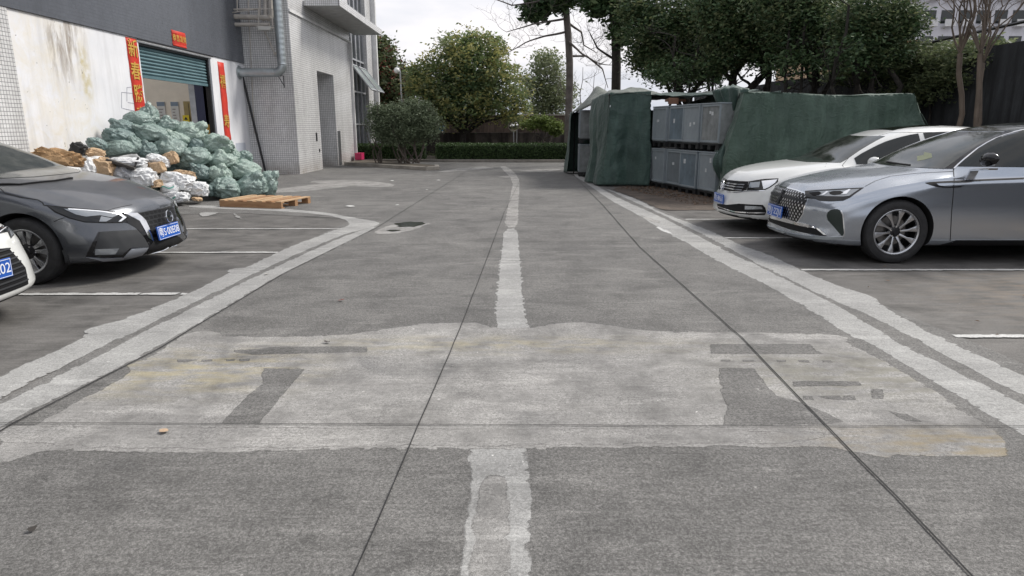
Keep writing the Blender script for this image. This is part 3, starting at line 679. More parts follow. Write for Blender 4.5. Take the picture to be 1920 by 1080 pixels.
def make_body(spec):
    """closed body shell in car space: x back from the nose, y across, z up"""
    T = spec['t']; xs = T['x']; Lc = xs[-1]
    def f(k, x): return pchip(xs, T[k], x)
    st = sorted(set([0, .004, .015, .035, .065, .1] + [round(.1 + i * .055, 4) for i in range(int((Lc - .2) / .055) + 1)] + [Lc - .1, Lc - .065, Lc - .035, Lc - .015, Lc - .004, Lc]))
    N = None; rows = []; r = .06
    for x in st:
        zb, w, zs, ws, zt, wt, ze = (f(k, x) for k in ('zb', 'w', 'zs', 'ws', 'zt', 'wt', 'ze'))
        zm = zb + (zs - zb) * .55; cr = spec.get('crease', .012)
        P = [(0, zb), (w * .5, zb + .006), (w * .84, zb + .016), (w * .95, zb + .05), (w * .985, zb + .16), (w, zm), (w * .992, zs - .15), (w * .5 + ws * .5 + .012, zs - .055), (ws + cr * .3, zs - .012), (ws - .012, zs + .012),
             (ws * .72 + wt * .28, zs + (ze - zs) * .36), (ws * .3 + wt * .7, zs + (ze - zs) * .80), (wt, ze), (wt * .8, ze + (zt - ze) * .55), (wt * .45, ze + (zt - ze) * .88), (0, zt)]
        Q = catmull(P, 4)
        e = 0
        if x < r: e = r - math.sqrt(max(0, r * r - (r - x)**2))
        if Lc - x < r: e = r - math.sqrt(max(0, r * r - (r - (Lc - x))**2))
        if e:
            zc = (zb + zs) / 2; Q = [(y * (1 - e / w), z - (z - zc) * e / max(.2, (zt - zb) / 2)) for y, z in Q]
        for i in range(1, len(Q)):       # keep heights strictly increasing
            if Q[i][1] <= Q[i - 1][1] + 1e-4: Q[i] = (Q[i][0], Q[i - 1][1] + 1e-4)
        rows.append((x, Q)); N = len(Q)
    V = []; F = []
    def deform(x, y, z):
        a = abs(y)
        if x < 1.4:
            gk = (1 - x / 1.4)**2; x += gk * (pchip(*spec['plan'], a) + pchip(*spec['nose'], z))
        if Lc - x < 1.0 and 'tail' in spec:
            q = Lc - x; gk = (1 - q / 1.0)**2; x -= gk * (pchip(*spec['plan'], a) * .8 + pchip(*spec['tail'], z))
        return (x, y, z)
    ring = 2 * N - 2
    for x, Q in rows:
        for y, z in Q: V.append(deform(x, y, z))
        for y, z in Q[-2:0:-1]: V.append(deform(x, -y, z))
    for i in range(len(rows) - 1):
        for k in range(ring):
            k2 = (k + 1) % ring; F.append((i * ring + k, i * ring + k2, (i + 1) * ring + k2, (i + 1) * ring + k))
    M = 16
    for ri, flip in ((0, False), (len(rows) - 1, True)):
        x, Q = rows[ri]; base = ri * ring; cols = []
        for i in range(1, N - 1):
            row = [base + i]
            y, z = Q[i]
            for j in range(1, M):
                V.append(deform(x, y * (1 - 2 * j / M), z)); row.append(len(V) - 1)
            row.append(base + ring - i); cols.append(row)
        for a, b_ in zip(cols[:-1], cols[1:]):
            for j in range(M):
                q = (a[j], a[j + 1], b_[j + 1], b_[j]); F.append(q if not flip else q[::-1])
        for row, c in ((cols[0], base), (cols[-1], base + N - 1)):
            for j in range(M): F.append((c, row[j], row[j + 1]) if (row is cols[-1]) != flip else (c, row[j + 1], row[j]))
    b = MB(); b.add(V, F)
    o = b.build('body', [spec['paint'], M_UNDER], None)
    me = o.data
    # wheel arches: boolean with dark cutters
    for wx in spec['wheels']:
        for sg in (-1, 1):
            c = MB(); rad = spec['arch']
            c.lathe([(0, .50), (rad, .50), (rad, 1.2), (0, 1.2)], 56, Matrix.Translation((wx, 0, spec['wz'])) @ Matrix.Rotation(R(-90 * sg), 4, 'X'))
            co = c.build('cut', [M_UNDER]); bm = bmesh.new(); bm.from_mesh(co.data); bmesh.ops.remove_doubles(bm, verts=bm.verts, dist=1e-5); bmesh.ops.recalc_face_normals(bm, faces=bm.faces); bm.to_mesh(co.data); bm.free()
            m = o.modifiers.new('b', 'BOOLEAN'); m.operation = 'DIFFERENCE'; m.solver = 'EXACT'; m.object = co; m.material_mode = 'TRANSFER'
            bpy.context.view_layer.update()
            me2 = bpy.data.meshes.new_from_object(o.evaluated_get(bpy.context.evaluated_depsgraph_get()))
            o.modifiers.clear(); o.data = me2; bpy.data.objects.remove(co)
    me = o.data; me.name = 'body'
    ui = [i for i, m in enumerate(me.materials) if m == M_UNDER][0]
    for p in me.polygons:
        if p.normal.z < -.75 and p.center.z < .35: p.material_index = ui
    smooth_by_angle(me, 32)
    return o

class Car:
    def __init__(s, name, spec, loc, rz, label, group='parked cars'):
        s.spec = spec; s.M = Matrix.Translation(loc) @ Matrix.Rotation(rz, 4, 'Z'); s.Mi = s.M.inverted()
        s.root = empty(name, loc, rz, label, 'car', group)
        s.body = make_body(spec); s.body.parent = s.root
        bm = bmesh.new(); bm.from_mesh(s.body.data); s.bvh = BVHTree.FromBMesh(bm); bm.free()
        s.cam = s.Mi @ Vector((0, 0, CAMH))
    def lray(s, px): d = s.Mi.to_3x3() @ ray(*px); return d.normalized()
    def hit(s, px):
        d = s.lray(px); h = s.bvh.ray_cast(s.cam, d)
        if h[0] is None:
            # slide towards the shell
            best = None
            for k in range(40):
                p = s.cam + d * (2 + k * .3); q = s.bvh.find_nearest(p)
                if best is None or q[3] < best[1]: best = (q, q[3])
            return best[0][0], best[0][1]
        return h[0], h[1]
    def patch(s, name, poly, m, off=.004, res=9, mirror=True, parent=None, skirt=.02, side=None, holes=None):
        """feature laid on the shell; poly in photo coordinates found on the near side, mirrored to the other"""
        if s.spec.get('noP'): return None
        P = [Vector(p) for p in poly]; pts = []
        for i in range(len(P)):
            a, b = P[i], P[(i + 1) % len(P)]; k = max(1, int((b - a).length / 4)); pts += [a.lerp(b, j / k) for j in range(k)]
        nb = len(pts); xs = [p.x for p in pts]; ys = [p.y for p in pts]
        step = max(3.5, math.sqrt((max(xs) - min(xs)) * (max(ys) - min(ys)) / 500))
        inner = []
        y = min(ys) + step / 2; r_ = 0
        while y < max(ys):
            x = min(xs) + step / 2 + (step / 2 if r_ % 2 else 0)
            while x < max(xs):
                if min((Vector((x, y)) - q).length_squared for q in pts) > (step * .55)**2: inner.append(Vector((x, y)))
                x += step
            y += step * .87; r_ += 1
        vs, es, fs, *_ = delaunay_2d_cdt(pts + inner, [(i, (i + 1) % nb) for i in range(nb)], [], 1, 1e-4)
        V = []; Nn = []
        for v in vs:
            h, n = s.hit(v)
            V.append(h); Nn.append(n)
        return s._mk(name, V, Nn, [tuple(f) for f in fs], m, off, mirror, parent, skirt)
    def _mk(s, name, V, Nn, fs, m, off, mirror, parent, skirt):
        outs = []
        # boundary
        cnt = {}
        for f in fs:
            for a, b in zip(f, f[1:] + f[:1]): cnt[(a, b)] = 1
        be = [(a, b) for (a, b) in cnt if (b, a) not in cnt]
        bv = sorted({i for e in be for i in e}); ix = {v: len(V) + k for k, v in enumerate(bv)}
        VV = [h + n * off for h, n in zip(V, Nn)] + [V[i] - Nn[i] * skirt for i in bv]
        FF = list(fs) + [(b, a, ix[a], ix[b]) for a, b in be]
        for sgn in ((1, -1) if mirror else (1,)):
            b = MB(); b.add([(v.x, v.y * sgn, v.z) for v in VV], FF if sgn == 1 else [f[::-1] for f in FF])
            o = b.build(name, m, parent if sgn == 1 else (parent and s.mir.get(parent.name)) or (s.root if not parent else parent), smooth=35, recalc=True)
            if not parent: o.parent = s.root
            outs.append(o)
        if mirror:
            if not hasattr(s, 'mir'): s.mir = {}
            s.mir[outs[0].name] = outs[1]
        return outs[0]
    def patch2(s, name, poly, m, axis, off=.004, sgn=1, parent=None, skirt=.02, step=.03, mirror=False):
        """same, but the outline is given in car space: axis 'x' -> (y,z) on the nose, 'y' -> (x,z) on the flank, 'z' -> (x,y) on top"""
        P = [Vector(p) for p in poly]; pts = []
        for i in range(len(P)):
            a, b = P[i], P[(i + 1) % len(P)]; k = max(1, int((b - a).length / step)); pts += [a.lerp(b, j / k) for j in range(k)]
        nb = len(pts); xs = [p.x for p in pts]; ys = [p.y for p in pts]; st = max(step, math.sqrt((max(xs) - min(xs)) * (max(ys) - min(ys)) / 400)); inner = []
        y = min(ys) + st / 2
        while y < max(ys):
            x = min(xs) + st / 2
            while x < max(xs):
                if min((Vector((x, y)) - q).length_squared for q in pts) > (st * .5)**2: inner.append(Vector((x, y)))
                x += st
            y += st
        vs, es, fs, *_ = delaunay_2d_cdt(pts + inner, [(i, (i + 1) % nb) for i in range(nb)], [], 1, 1e-5)
        V = []; Nn = []
        for v in vs:
            if axis == 'x': o, d = Vector((-2, v.x, v.y)), Vector((1, 0, 0))
            elif axis == 'y': o, d = Vector((v.x, 2 * sgn, v.y)), Vector((0, -sgn, 0))
            else: o, d = Vector((v.x, v.y, 3)), Vector((0, 0, -1))
            h = s.bvh.ray_cast(o, d)
            if h[0] is None: h = s.bvh.find_nearest(o + d * (2 if axis != 'y' else 1.1))
            V.append(h[0]); Nn.append(h[1])
        return s._mk(name, V, Nn, [tuple(f) for f in fs], m, off, mirror, parent, skirt)
    def strip(s, name, pts, w, m, off=.003, mirror=True, parent=None):
        """thin line along photo points laid on the shell (seams, blades); w in metres"""
        P = []
        for a, b in zip(pts[:-1], pts[1:]):
            a, b = Vector(a), Vector(b); k = max(1, int((b - a).length / 5)); P += [a.lerp(b, j / k) for j in range(k)]
        P.append(Vector(pts[-1])); H = [s.hit(p) for p in P]; V = []; Nn = []
        for i, (h, n) in enumerate(H):
            t = (H[min(i + 1, len(H) - 1)][0] - H[max(i - 1, 0)][0]).normalized(); u = n.cross(t).normalized() * w / 2
            V += [h + u, h - u]; Nn += [n, n]
        fs = [(2 * i, 2 * i + 1, 2 * i + 3, 2 * i + 2) for i in range(len(H) - 1)]
        return s._mk(name, V, Nn, fs, m, off, mirror, parent, .012)
    def wheels(s, style):
        sp = s.spec; rt, wd = sp['rt'], sp['tw']; rr = sp['rr']
        for wx in sp['wheels']:
            for sg in (-1, 1):
                y = sg * (sp['wy']); M0 = Matrix.Translation((wx, y, rt)) @ Matrix.Rotation(R(90 if sg < 0 else -90), 4, 'X')   # local +z points outward
                h = wd / 2
                hub = MB(); hub.lathe([(rr * .98, -h * .8), (rr * .98, h * .55), (rr * .93, h * .6), (rr * .93, -h * .5), (.02, -h * .5), (.02, -h * .8)], 40, M0, close=False)
                w = hub.build('wheel', M_RIMD, s.root, smooth=40)
                dsk = MB(); dsk.lathe([(.02, -h * .3), (rr * .68, -h * .3), (rr * .68, -h * .2), (.02, -h * .2)], 32, M0); dsk.box(-rr * .72, -rr * .35, -.07, .07, -h * .35, h * .05, M=M0); dsk.build('brake_disc', M_BRAKE, w, smooth=40)
                ty = MB(); ty.lathe([(rr, -h * .8), (rr + .02, -h * .96), (rt - .06, -h), (rt - .02, -h * .92), (rt - .004, -h * .7), (rt, -h * .4), (rt - .006, -h * .39), (rt - .006, -h * .35), (rt, -h * .34), (rt, 0), (rt - .006, .003), (rt - .006, .01), (rt, .012), (rt, h * .4), (rt - .004, h * .7), (rt - .02, h * .92), (rt - .035, h * .965), (rt - .06, h), (rr + .035, h * .985), (rr + .02, h * .94), (rr + .012, h * .95), (rr, h * .8)], 64, M0); ty.build('tyre', M_TYRE, w, smooth=35)
                rim = MB(); rim.lathe([(rr - .001, h * .6), (rr + .008, h * .86), (rr - .002, h * .88), (rr - .014, h * .8), (rr - .018, h * .6)], 56, M0)
                zf = h * .62
                if style == 'ten':
                    for k in range(10):
                        a = 2 * math.pi * k / 10 + .1
                        Mk = M0 @ Matrix.Rotation(a, 4, 'Z')
                        rim.prism([(.055, -.012, zf), (.055, .012, zf), (rr * .55, .016, zf + .012), (rr - .04, .040, zf + .016), (rr - .012, .052, zf + .016), (rr - .012, -.022, zf + .016), (rr - .04, -.016, zf + .016), (rr * .55, -.006, zf + .012)], (0, 0, -.028), M=Mk)
                elif style == 'five':
                    for k in range(5):
                        a = 2 * math.pi * k / 5 + .25
                        Mk = M0 @ Matrix.Rotation(a, 4, 'Z')
                        for q in (-1, 1):
                            rim.prism([(.05, q * .006, zf - .01), (.05, q * .035, zf - .01), (rr * .6, q * .075, zf + .006), (rr - .012, q * .125, zf + .01), (rr - .012, q * .045, zf + .01), (rr * .6, q * .035, zf + .006)], (0, 0, -.028), M=Mk)
                else:
                    for k in range(7):
                        Mk = M0 @ Matrix.Rotation(2 * math.pi * k / 7, 4, 'Z')
                        rim.prism([(.05, -.02, zf), (.05, .02, zf), (rr - .012, .035, zf + .01), (rr - .012, -.035, zf + .01)], (0, 0, -.03), M=Mk)
                rim.build('rim', M_RIM, w, smooth=30, bevel=.002)
                cp = MB(); cp.lathe([(0.001, zf + .012), (.028, zf + .012), (.034, zf + .004), (.075, zf - .006), (.082, zf - .03), (.001, zf - .03)], 24, M0); cp.build('hub_cap', M_RIMD, w, smooth=30)
                nt = MB()
                for k in range(5):
                    a = 2 * math.pi * k / 5 + .3; nt.lathe([(.001, zf + .006), (.009, zf + .006), (.009, zf - .02)], 8, M0 @ Matrix.Translation((.055 * math.cos(a), .055 * math.sin(a), 0)))
                nt.build('wheel_nuts', M_CHROME, w)
    def plate(s, x, z, txt, tilt=0, y=0):
        M0 = Matrix.Translation((x, y, z)) @ Matrix.Rotation(R(-90), 4, 'Z') @ Matrix.Rotation(R(90 + tilt), 4, 'X')
        b = MB(); b.box(-.22, .22, -.07, .07, -.012, .003); p = b.build('licence_plate', M_PLATE, s.root, bevel=.003); p.matrix_local = M0
        b = MB()
        for q in ((-.214, .214, .060, .064), (-.214, .214, -.064, -.060), (-.214, -.210, -.0598, .0598), (.210, .214, -.0598, .0598)): b.box(*q, .0032, .0042)
        e = b.build('plate_border', M_PLTXT, p)
        t = text_mesh(txt, .105, M_PLTXT, 'plate_characters', .0006, squeeze=.86); t.parent = p; t.location = (0, -.002, .0042)
        # fit width
        w = max(v.co.x for v in t.data.vertices) - min(v.co.x for v in t.data.vertices); t.scale = (.405 / w, 1.0, 1)
        return p
    def mirror_unit(s, x, y, z, mcap, L_=.24, H_=.15, arm=None, marm=None, sides=(-1, 1)):
        for sg in sides:
            b = MB(); vs = []; n = 14; rings = 9
            for i in range(rings):
                t = i / (rings - 1); a = math.sin(math.pi * min(.999, max(.001, t))) ** .45
                for k in range(n):
                    th = 2 * math.pi * k / n
                    vs.append((x + .075 * a * math.cos(th) * (1 if math.cos(th) < 0 else .45), sg * (y + L_ * t), z + (H_ / 2) * a * math.sin(th) * (1 - .25 * t) + .02 * t))
            fs = [(i * n + k, i * n + (k + 1) % n, (i + 1) * n + (k + 1) % n, (i + 1) * n + k) for i in range(rings - 1) for k in range(n)] + [tuple(range(n)), tuple(range((rings - 1) * n, rings * n))]
            b.add(vs, fs); m = b.build('side_mirror', mcap, s.root, smooth=50)
            b = MB(); b.prism([(x - .04, sg * (y - .12), z - H_ * .62), (x + .05, sg * (y - .12), z - H_ * .62), (x + .05, sg * (y + L_ * .75), z - H_ * .42), (x - .05, sg * (y + L_ * .75), z - H_ * .42)], (0, 0, -.022)); b.build('mirror_arm', marm or M_TRIM, m, bevel=.004)
P_SIL = car_paint('silver_blue_paint', (.44, .475, .525), .80, .19, dust=.30)
SIL = dict(paint=P_SIL, wheels=(.96, 3.89), arch=.385, wz=.36, rt=.352, rr=.245, tw=.235, wy=.80,
  t=dict(x=[0, .12, .35, .7, 1.1, 1.36, 1.72, 2.1, 2.5, 2.95, 3.4, 3.9, 4.35, 4.7, 4.98],
    zb=[.20, .17, .16, .16, .16, .17, .17, .17, .17, .17, .17, .18, .20, .24, .30],
    w=[.84, .87, .90, .925, .932, .932, .932, .932, .932, .932, .935, .935, .92, .89, .84],
    zs=[.66, .70, .755, .82, .875, .92, .94, .95, .96, .965, .975, .985, .985, .97, .93],
    ws=[.78, .82, .855, .875, .88, .885, .885, .885, .885, .885, .885, .88, .85, .80, .74],
    zt=[.79, .83, .875, .93, .985, 1.03, 1.22, 1.375, 1.485, 1.52, 1.50, 1.39, 1.21, 1.11, 1.06],
    wt=[.52, .56, .62, .68, .72, .73, .67, .61, .575, .565, .56, .555, .58, .60, .60],
    ze=[.765, .80, .845, .90, .95, .99, 1.165, 1.32, 1.43, 1.465, 1.445, 1.33, 1.15, 1.08, 1.03]),
  plan=([0, .3, .55, .75, .88, .95], [0, .025, .10, .24, .42, .56]), nose=([.15, .25, .40, .55, .70, .80, 1.1], [.05, .0, .015, .0, .045, .10, .10]), tail=([.2, .5, .9, 1.1], [.1, 0, .05, .12]))
cs = Car('silver_sedan', SIL, (3.24, 8.12, 0), 0, 'silver blue sedan with large studded grille parked nearest on the right')
cs.wheels('ten')
def Z(ox, oy, k, pts): return [(ox + x * k, oy + y * k) for x, y in pts]
def greenhouse(c, xc, xs_, xt, yb, yt, roof=None):
    c.patch2('windshield', [(xs_, -yb), (xs_ * .5 + xc * .5 - .02, -yb * .75), (xc, -.35), (xc - .03, 0), (xc, .35), (xs_ * .5 + xc * .5 - .02, yb * .75), (xs_, yb), (xt + .04, yt), (xt - .03, yt * .5), (xt - .05, 0), (xt - .03, -yt * .5), (xt + .04, -yt)], M_WIND, 'z', off=.004)
    Lc = c.spec['t']['x'][-1]; f = lambda k, x: pchip(c.spec['t']['x'], c.spec['t'][k], x)
    for sg in (-1, 1):
        lo = lambda x: f('zs', x) + .045; hi = lambda x: f('ze', x) - .035
        x0 = xs_ + .18; x1 = Lc * .80
        for a, b_ in ((x0, Lc * .53), (Lc * .53 + .07, x1)):
            xs2 = [a + (b_ - a) * i / 8 for i in range(9)]
            bot = [(x, lo(x)) for x in xs2]; top = [(x, max(lo(x) + .01, hi(x))) for x in xs2[::-1]]
            c.patch2('side_window', bot + top, M_GLASS, 'y', sgn=sg, off=.004)
    xr = Lc * .77
    c.patch2('rear_window', [(xr, -yt + .03), (Lc * .89, -yb + .08), (Lc * .91, 0), (Lc * .89, yb - .08), (xr, yt - .03)], M_GLASS, 'z', off=.004)
    for sg in (-1, 1):
        t = c.patch2('tail_light', [(sg * .45, .80), (sg * .78, .78), (sg * .78, .92), (sg * .45, .90)], M_HEX, 'x', off=.004) if False else None
def grille_mat(name, kind):
    t = NT(name); v = t.coord('Object'); s = t.n('ShaderNodeSeparateXYZ'); t.l(v, s.inputs[0])
    w, h = (.075, .05) if kind == 'stud' else (.07, .045)
    cb = t.n('ShaderNodeCombineXYZ'); t.l(s.outputs[1], cb.inputs[0]); t.l(s.outputs[2], cb.inputs[1])
    br = t.n('ShaderNodeTexBrick', offset=.5, squash=1.0); t.l(cb.outputs[0], br.inputs['Vector']); br.inputs['Scale'].default_value = 1
    br.inputs['Brick Width'].default_value = w; br.inputs['Row Height'].default_value = h
    br.inputs['Mortar Size'].default_value = .0135 if kind == 'stud' else .006; br.inputs['Mortar Smooth'].default_value = .0
    if kind == 'stud':
        u = t.math('FLOORED_MODULO', t.math('ADD', s.outputs[1], t.math('MULTIPLY', t.math('FLOORED_MODULO', t.math('FLOOR', t.math('DIVIDE', s.outputs[2], .034)), 2), .0275)), .055)
        vv = t.math('FLOORED_MODULO', s.outputs[2], .034)
        d = t.math('ADD', t.math('MULTIPLY', t.math('ABSOLUTE', t.math('SUBTRACT', u, .0275)), 1.15), t.math('MULTIPLY', t.math('ABSOLUTE', t.math('SUBTRACT', vv, .017)), .75))
        m = t.math('LESS_THAN', d, .0125)
        t.set(Base_Color=t.mix(m, (.010, .010, .011), (.75, .76, .78)), Metallic=m, Roughness=.3)
    else:
        t.set(Base_Color=t.mix(br.outputs['Fac'], (.004, .004, .005), (.022, .023, .025)), Roughness=.4); t.b.inputs['Specular IOR Level'].default_value = .3
        t.bump(br.outputs['Fac'], .6, .006)
    return t.m
def ring_badge(c, name, pos, r, tilt):
    M0 = Matrix.Translation(pos) @ Matrix.Rotation(R(-90), 4, 'Z') @ Matrix.Rotation(R(90 + tilt), 4, 'X')
    b = MB(); n = 28; vs = []
    for i in range(n):
        a = 2 * math.pi * i / n
        for k in range(6):
            t_ = 2 * math.pi * k / 6; rr = r + .007 * math.cos(t_); vs.append((rr * math.cos(a), rr * math.sin(a), .012 + .007 * math.sin(t_)))
    b.add(vs, [(i * 6 + k, i * 6 + (k + 1) % 6, ((i + 1) % n) * 6 + (k + 1) % 6, ((i + 1) % n) * 6 + k) for i in range(n) for k in range(6)])
    o = b.build(name, M_CHROME, c.root, smooth=60); o.matrix_local = M0; return o
# silver car features
S1 = lambda pts: Z(1420, 320, .12962, pts)
S4 = lambda pts: Z(1600, 210, .16667, pts)
S7 = lambda pts: Z(1320, 160, .3148, pts)
M_ROOFG = windshield_mat(); M_ROOFG.name = 'dusty_glass_roof'
cs.patch2('windshield', [(1.47, -.745), (1.40, -.60), (1.33, -.3), (1.31, 0), (1.33, .3), (1.40, .60), (1.47, .745), (2.30, .50), (2.22, .25), (2.2, 0), (2.22, -.25), (2.30, -.50)], M_WIND, 'z')
cs.patch2('glass_roof', [(2.24, 0), (2.26, -.25), (2.34, -.48), (3.2, -.50), (3.85, -.50), (3.9, 0), (3.85, .50), (3.2, .50), (2.34, .48), (2.26, .25)], M_ROOFG, 'z')
cs.patch2('rear_window', [(3.93, -.5), (4.5, -.6), (4.55, 0), (4.5, .6), (3.93, .5)], M_GLASS, 'z')
cs.patch('pillar_trim', S4([(1025, 637), (1118, 637), (1180, 575), (1250, 515), (1400, 398), (1600, 288), (1800, 226), (1722, 212), (1600, 262), (1400, 375), (1200, 512), (1100, 592)]), M_GLOSS, off=.005)
for sg in (-1, 1):
    cs.patch2('side_window', [(1.60, 1.055), (1.64, 1.10), (1.75, 1.175), (1.88, 1.245), (2.12, 1.345), (2.42, 1.43), (2.62, 1.445), (2.62, 1.045), (2.2, 1.05)], M_GLASS, 'y', sgn=sg, off=.006)
    cs.patch2('side_window', [(2.70, 1.05), (2.70, 1.445), (3.1, 1.43), (3.5, 1.38), (3.9, 1.27), (4.15, 1.16), (4.2, 1.08), (3.8, 1.06)], M_GLASS, 'y', sgn=sg, off=.006)
    cs.patch2('sill_trim', [(1.45, .20), (3.45, .20), (3.42, .265), (1.62, .265)], M_TRIM, 'y', sgn=sg, off=.003)
cs.strip('window_trim', S4([(1130, 640), (1180, 590), (1250, 528), (1400, 412), (1500, 352), (1600, 300), (1700, 263), (1800, 235), (1918, 205)]), .014, M_CHROME, off=.010)
gp = [(-.41, .385), (-.50, .50), (-.515, .60), (-.50, .68), (-.44, .725), (-.25, .742), (0, .748), (.25, .742), (.44, .725), (.50, .68), (.515, .60), (.50, .50), (.41, .385), (.2, .372), (0, .368), (-.2, .372)]
gf = cs.patch2('grille_frame', [(a * 1.035, .55 + (z - .55) * 1.06) for a, z in gp], M_CHROME, 'x', off=.003, step=.02)
gr = cs.patch2('grille', gp, grille_mat('studded_grille', 'stud'), 'x', off=.006, step=.02)
cs.patch2('grille_bar', [(-.52, .635), (-.2, .645), (0, .65), (.2, .645), (.52, .635), (.52, .66), (.2, .675), (0, .68), (-.2, .675), (-.52, .66)], M_PGR, 'x', off=.014)
cs.patch2('badge', [(-.02, .56), (.02, .56), (.028, .72), (-.028, .72)], M_PGR, 'x', off=.022)
hl = cs.patch('headlight', S1([(690, 302), (900, 285), (1280, 266), (1530, 253), (1420, 330), (1340, 392), (1240, 437), (1060, 445), (900, 438), (840, 412), (696, 398)]), M_LENSD)
cs.patch('lens_body', S1([(740, 315), (900, 300), (1330, 278), (1480, 268), (1400, 320), (1330, 368), (1240, 378), (1000, 372), (860, 366)]), M_LENS, off=.007, parent=hl)
cs.patch('projector', S1([(1040, 320), (1100, 302), (1200, 300), (1240, 320), (1200, 350), (1110, 360), (1050, 345)]), M_HEX, off=.010, parent=hl)
cs.patch('projector', S1([(750, 320), (900, 308), (930, 330), (890, 362), (800, 362)]), M_HEX, off=.010, parent=hl)
for q in ([(930, 358), (1000, 308), (1032, 310), (970, 356), (900, 366)], [(1235, 322), (1325, 278), (1348, 282), (1290, 345), (1205, 352), (1250, 335)]): cs.patch('light_strip', S1(q), M_LED, off=.013, parent=hl)
cs.patch('corner_vent', S1([(1060, 568), (1110, 556), (1160, 555), (1195, 572), (1228, 640), (1240, 760), (1252, 900), (1238, 942), (1212, 938), (1130, 840), (1018, 712), (1003, 650), (1020, 600)]), mat('dark_vent', (.012, .022, .018), .4, var=0), off=.003)
cs.strip('vent_edge', S1([(1215, 575), (1238, 650), (1250, 780), (1262, 900), (1246, 950), (1150, 958), (1000, 964)]), .010, M_CHROME, off=.005)
lo = cs.patch('lower_intake', S1([(150, 680), (300, 715), (450, 755), (620, 797), (850, 832), (940, 880), (1005, 942), (900, 942), (700, 905), (450, 845), (190, 745)]), M_TRIM, off=.004, mirror=False)
cs.patch('chrome_blade', S1([(155, 652), (200, 645), (420, 688), (560, 738), (700, 765), (870, 820), (950, 880), (1000, 930), (960, 925), (860, 838), (640, 802), (430, 752), (180, 685)]), M_CHROME, off=.012, mirror=False)
cs.strip('lip_trim', S1([(115, 772), (180, 815), (300, 860), (500, 918), (700, 955), (1000, 978), (1230, 972)]), .03, mat('satin_silver', (.33, .36, .38), .3, .7, var=0), off=.012, mirror=False)
cs.plate(-.03, .475, '粤J·22J1', y=.03, tilt=-3)
cs.patch('fender_trim', S4([(808, 797), (860, 789), (1000, 781), (1130, 774), (1500, 756), (1918, 739), (1918, 756), (1500, 773), (1150, 793), (930, 803), (960, 825), (1060, 839), (1150, 834), (1262, 826), (1190, 848), (1100, 853), (1010, 853), (930, 842), (860, 820)]), M_TRIM, off=.004)
tx = text_mesh('Z E P H Y R', .042, M_CHROME, 'lettering', .0008); h, n = cs.hit(S4([(1320, 778)])[0]); tx.parent = cs.root
tx.matrix_local = Matrix.Translation(h + n * .006) @ Matrix.Rotation(R(1.5), 4, 'Y') @ Matrix.Rotation(R(90), 4, 'X')
cs.strip('panel_seam', S7([(1485, 497), (1490, 560), (1484, 650), (1475, 750), (1466, 925)]), .008, M_SEAM, off=.002)
cs.strip('panel_seam', S1([(690, 296), (900, 280), (1280, 260), (1540, 247)]), .008, M_SEAM, off=.002)
cs.strip('panel_seam', S4([(130, 838), (250, 775), (420, 722), (700, 690), (1120, 668)]), .005, M_SEAM, off=.002)
cs.strip('wiper', S4([(380, 566), (420, 574), (520, 590), (640, 604)]), .016, M_TRIM, off=.016, mirror=False)
cs.patch('dashboard_card', S4([(720, 500), (790, 490), (800, 455), (880, 470), (888, 515), (800, 540), (720, 555)]), mat('olive_card', (.20, .22, .14), .7, var=.1), off=.006, mirror=False, skirt=.001)
cs.mirror_unit(1.74, .93, 1.13, M_GLOSS, L_=.26, H_=.17, marm=M_CHROME, sides=(-1,))
def door_lines(c, xs2, z0, z1f):
    for x in xs2:
        for sg in (-1, 1):
            c.patch2('panel_seam', [(x, z0), (x + .008, z0), (x + .014, z1f), (x + .006, z1f)], M_SEAM, 'y', sgn=sg, off=.002)
door_lines(cs, [2.68, 3.55], .28, 1.03)
for sg in (-1, 1):
    cs.patch2('door_handle', [(2.42, .86), (2.62, .865), (2.62, .89), (2.42, .885)], M_CHROME, 'y', sgn=sg, off=.02)
P_GRY = car_paint('grey_paint', (.10, .107, .12), .7, .26, dust=.35)
GRY = dict(paint=P_GRY, wheels=(.89, 3.60), arch=.36, wz=.335, rt=.322, rr=.212, tw=.205, wy=.785,
  t=dict(x=[0, .12, .35, .7, 1.05, 1.32, 1.7, 2.05, 2.5, 2.9, 3.4, 3.8, 4.2, 4.5, 4.63],
    zb=[.22, .18, .17, .16, .16, .17, .17, .17, .17, .17, .17, .18, .20, .24, .30],
    w=[.80, .845, .88, .90, .907, .907, .907, .907, .907, .907, .907, .905, .89, .86, .82],
    zs=[.62, .68, .75, .83, .89, .92, .93, .935, .94, .945, .95, .955, .955, .95, .92],
    ws=[.74, .79, .825, .85, .855, .86, .86, .86, .86, .86, .86, .855, .83, .79, .74],
    zt=[.70, .77, .845, .93, .99, 1.03, 1.20, 1.345, 1.435, 1.45, 1.43, 1.35, 1.18, 1.09, 1.05],
    wt=[.50, .54, .60, .66, .70, .71, .65, .59, .56, .55, .545, .54, .57, .60, .60],
    ze=[.675, .74, .815, .90, .955, .995, 1.155, 1.295, 1.38, 1.395, 1.375, 1.29, 1.12, 1.06, 1.02]),
  plan=([0, .3, .55, .75, .88, .95], [0, .03, .11, .25, .42, .56]), nose=([.15, .25, .40, .55, .70, .80, 1.1], [-.02, -.07, -.05, .0, .05, .09, .09]), tail=([.2, .5, .9, 1.1], [.1, 0, .05, .12]))
cg = Car('grey_sedan', GRY, (-3.70, 7.06, 0), math.pi, 'dark grey sedan with a wide dark grille parked in front of the sack pile')
cg.wheels('five')
greenhouse(cg, 1.06, 1.30, 2.02, .735, .545)
CB = lambda pts: Z(0, 380, .1875, pts)
CA = lambda pts: Z(200, 380, .0926, pts)
CC = lambda pts: Z(0, 260, .1875, pts)
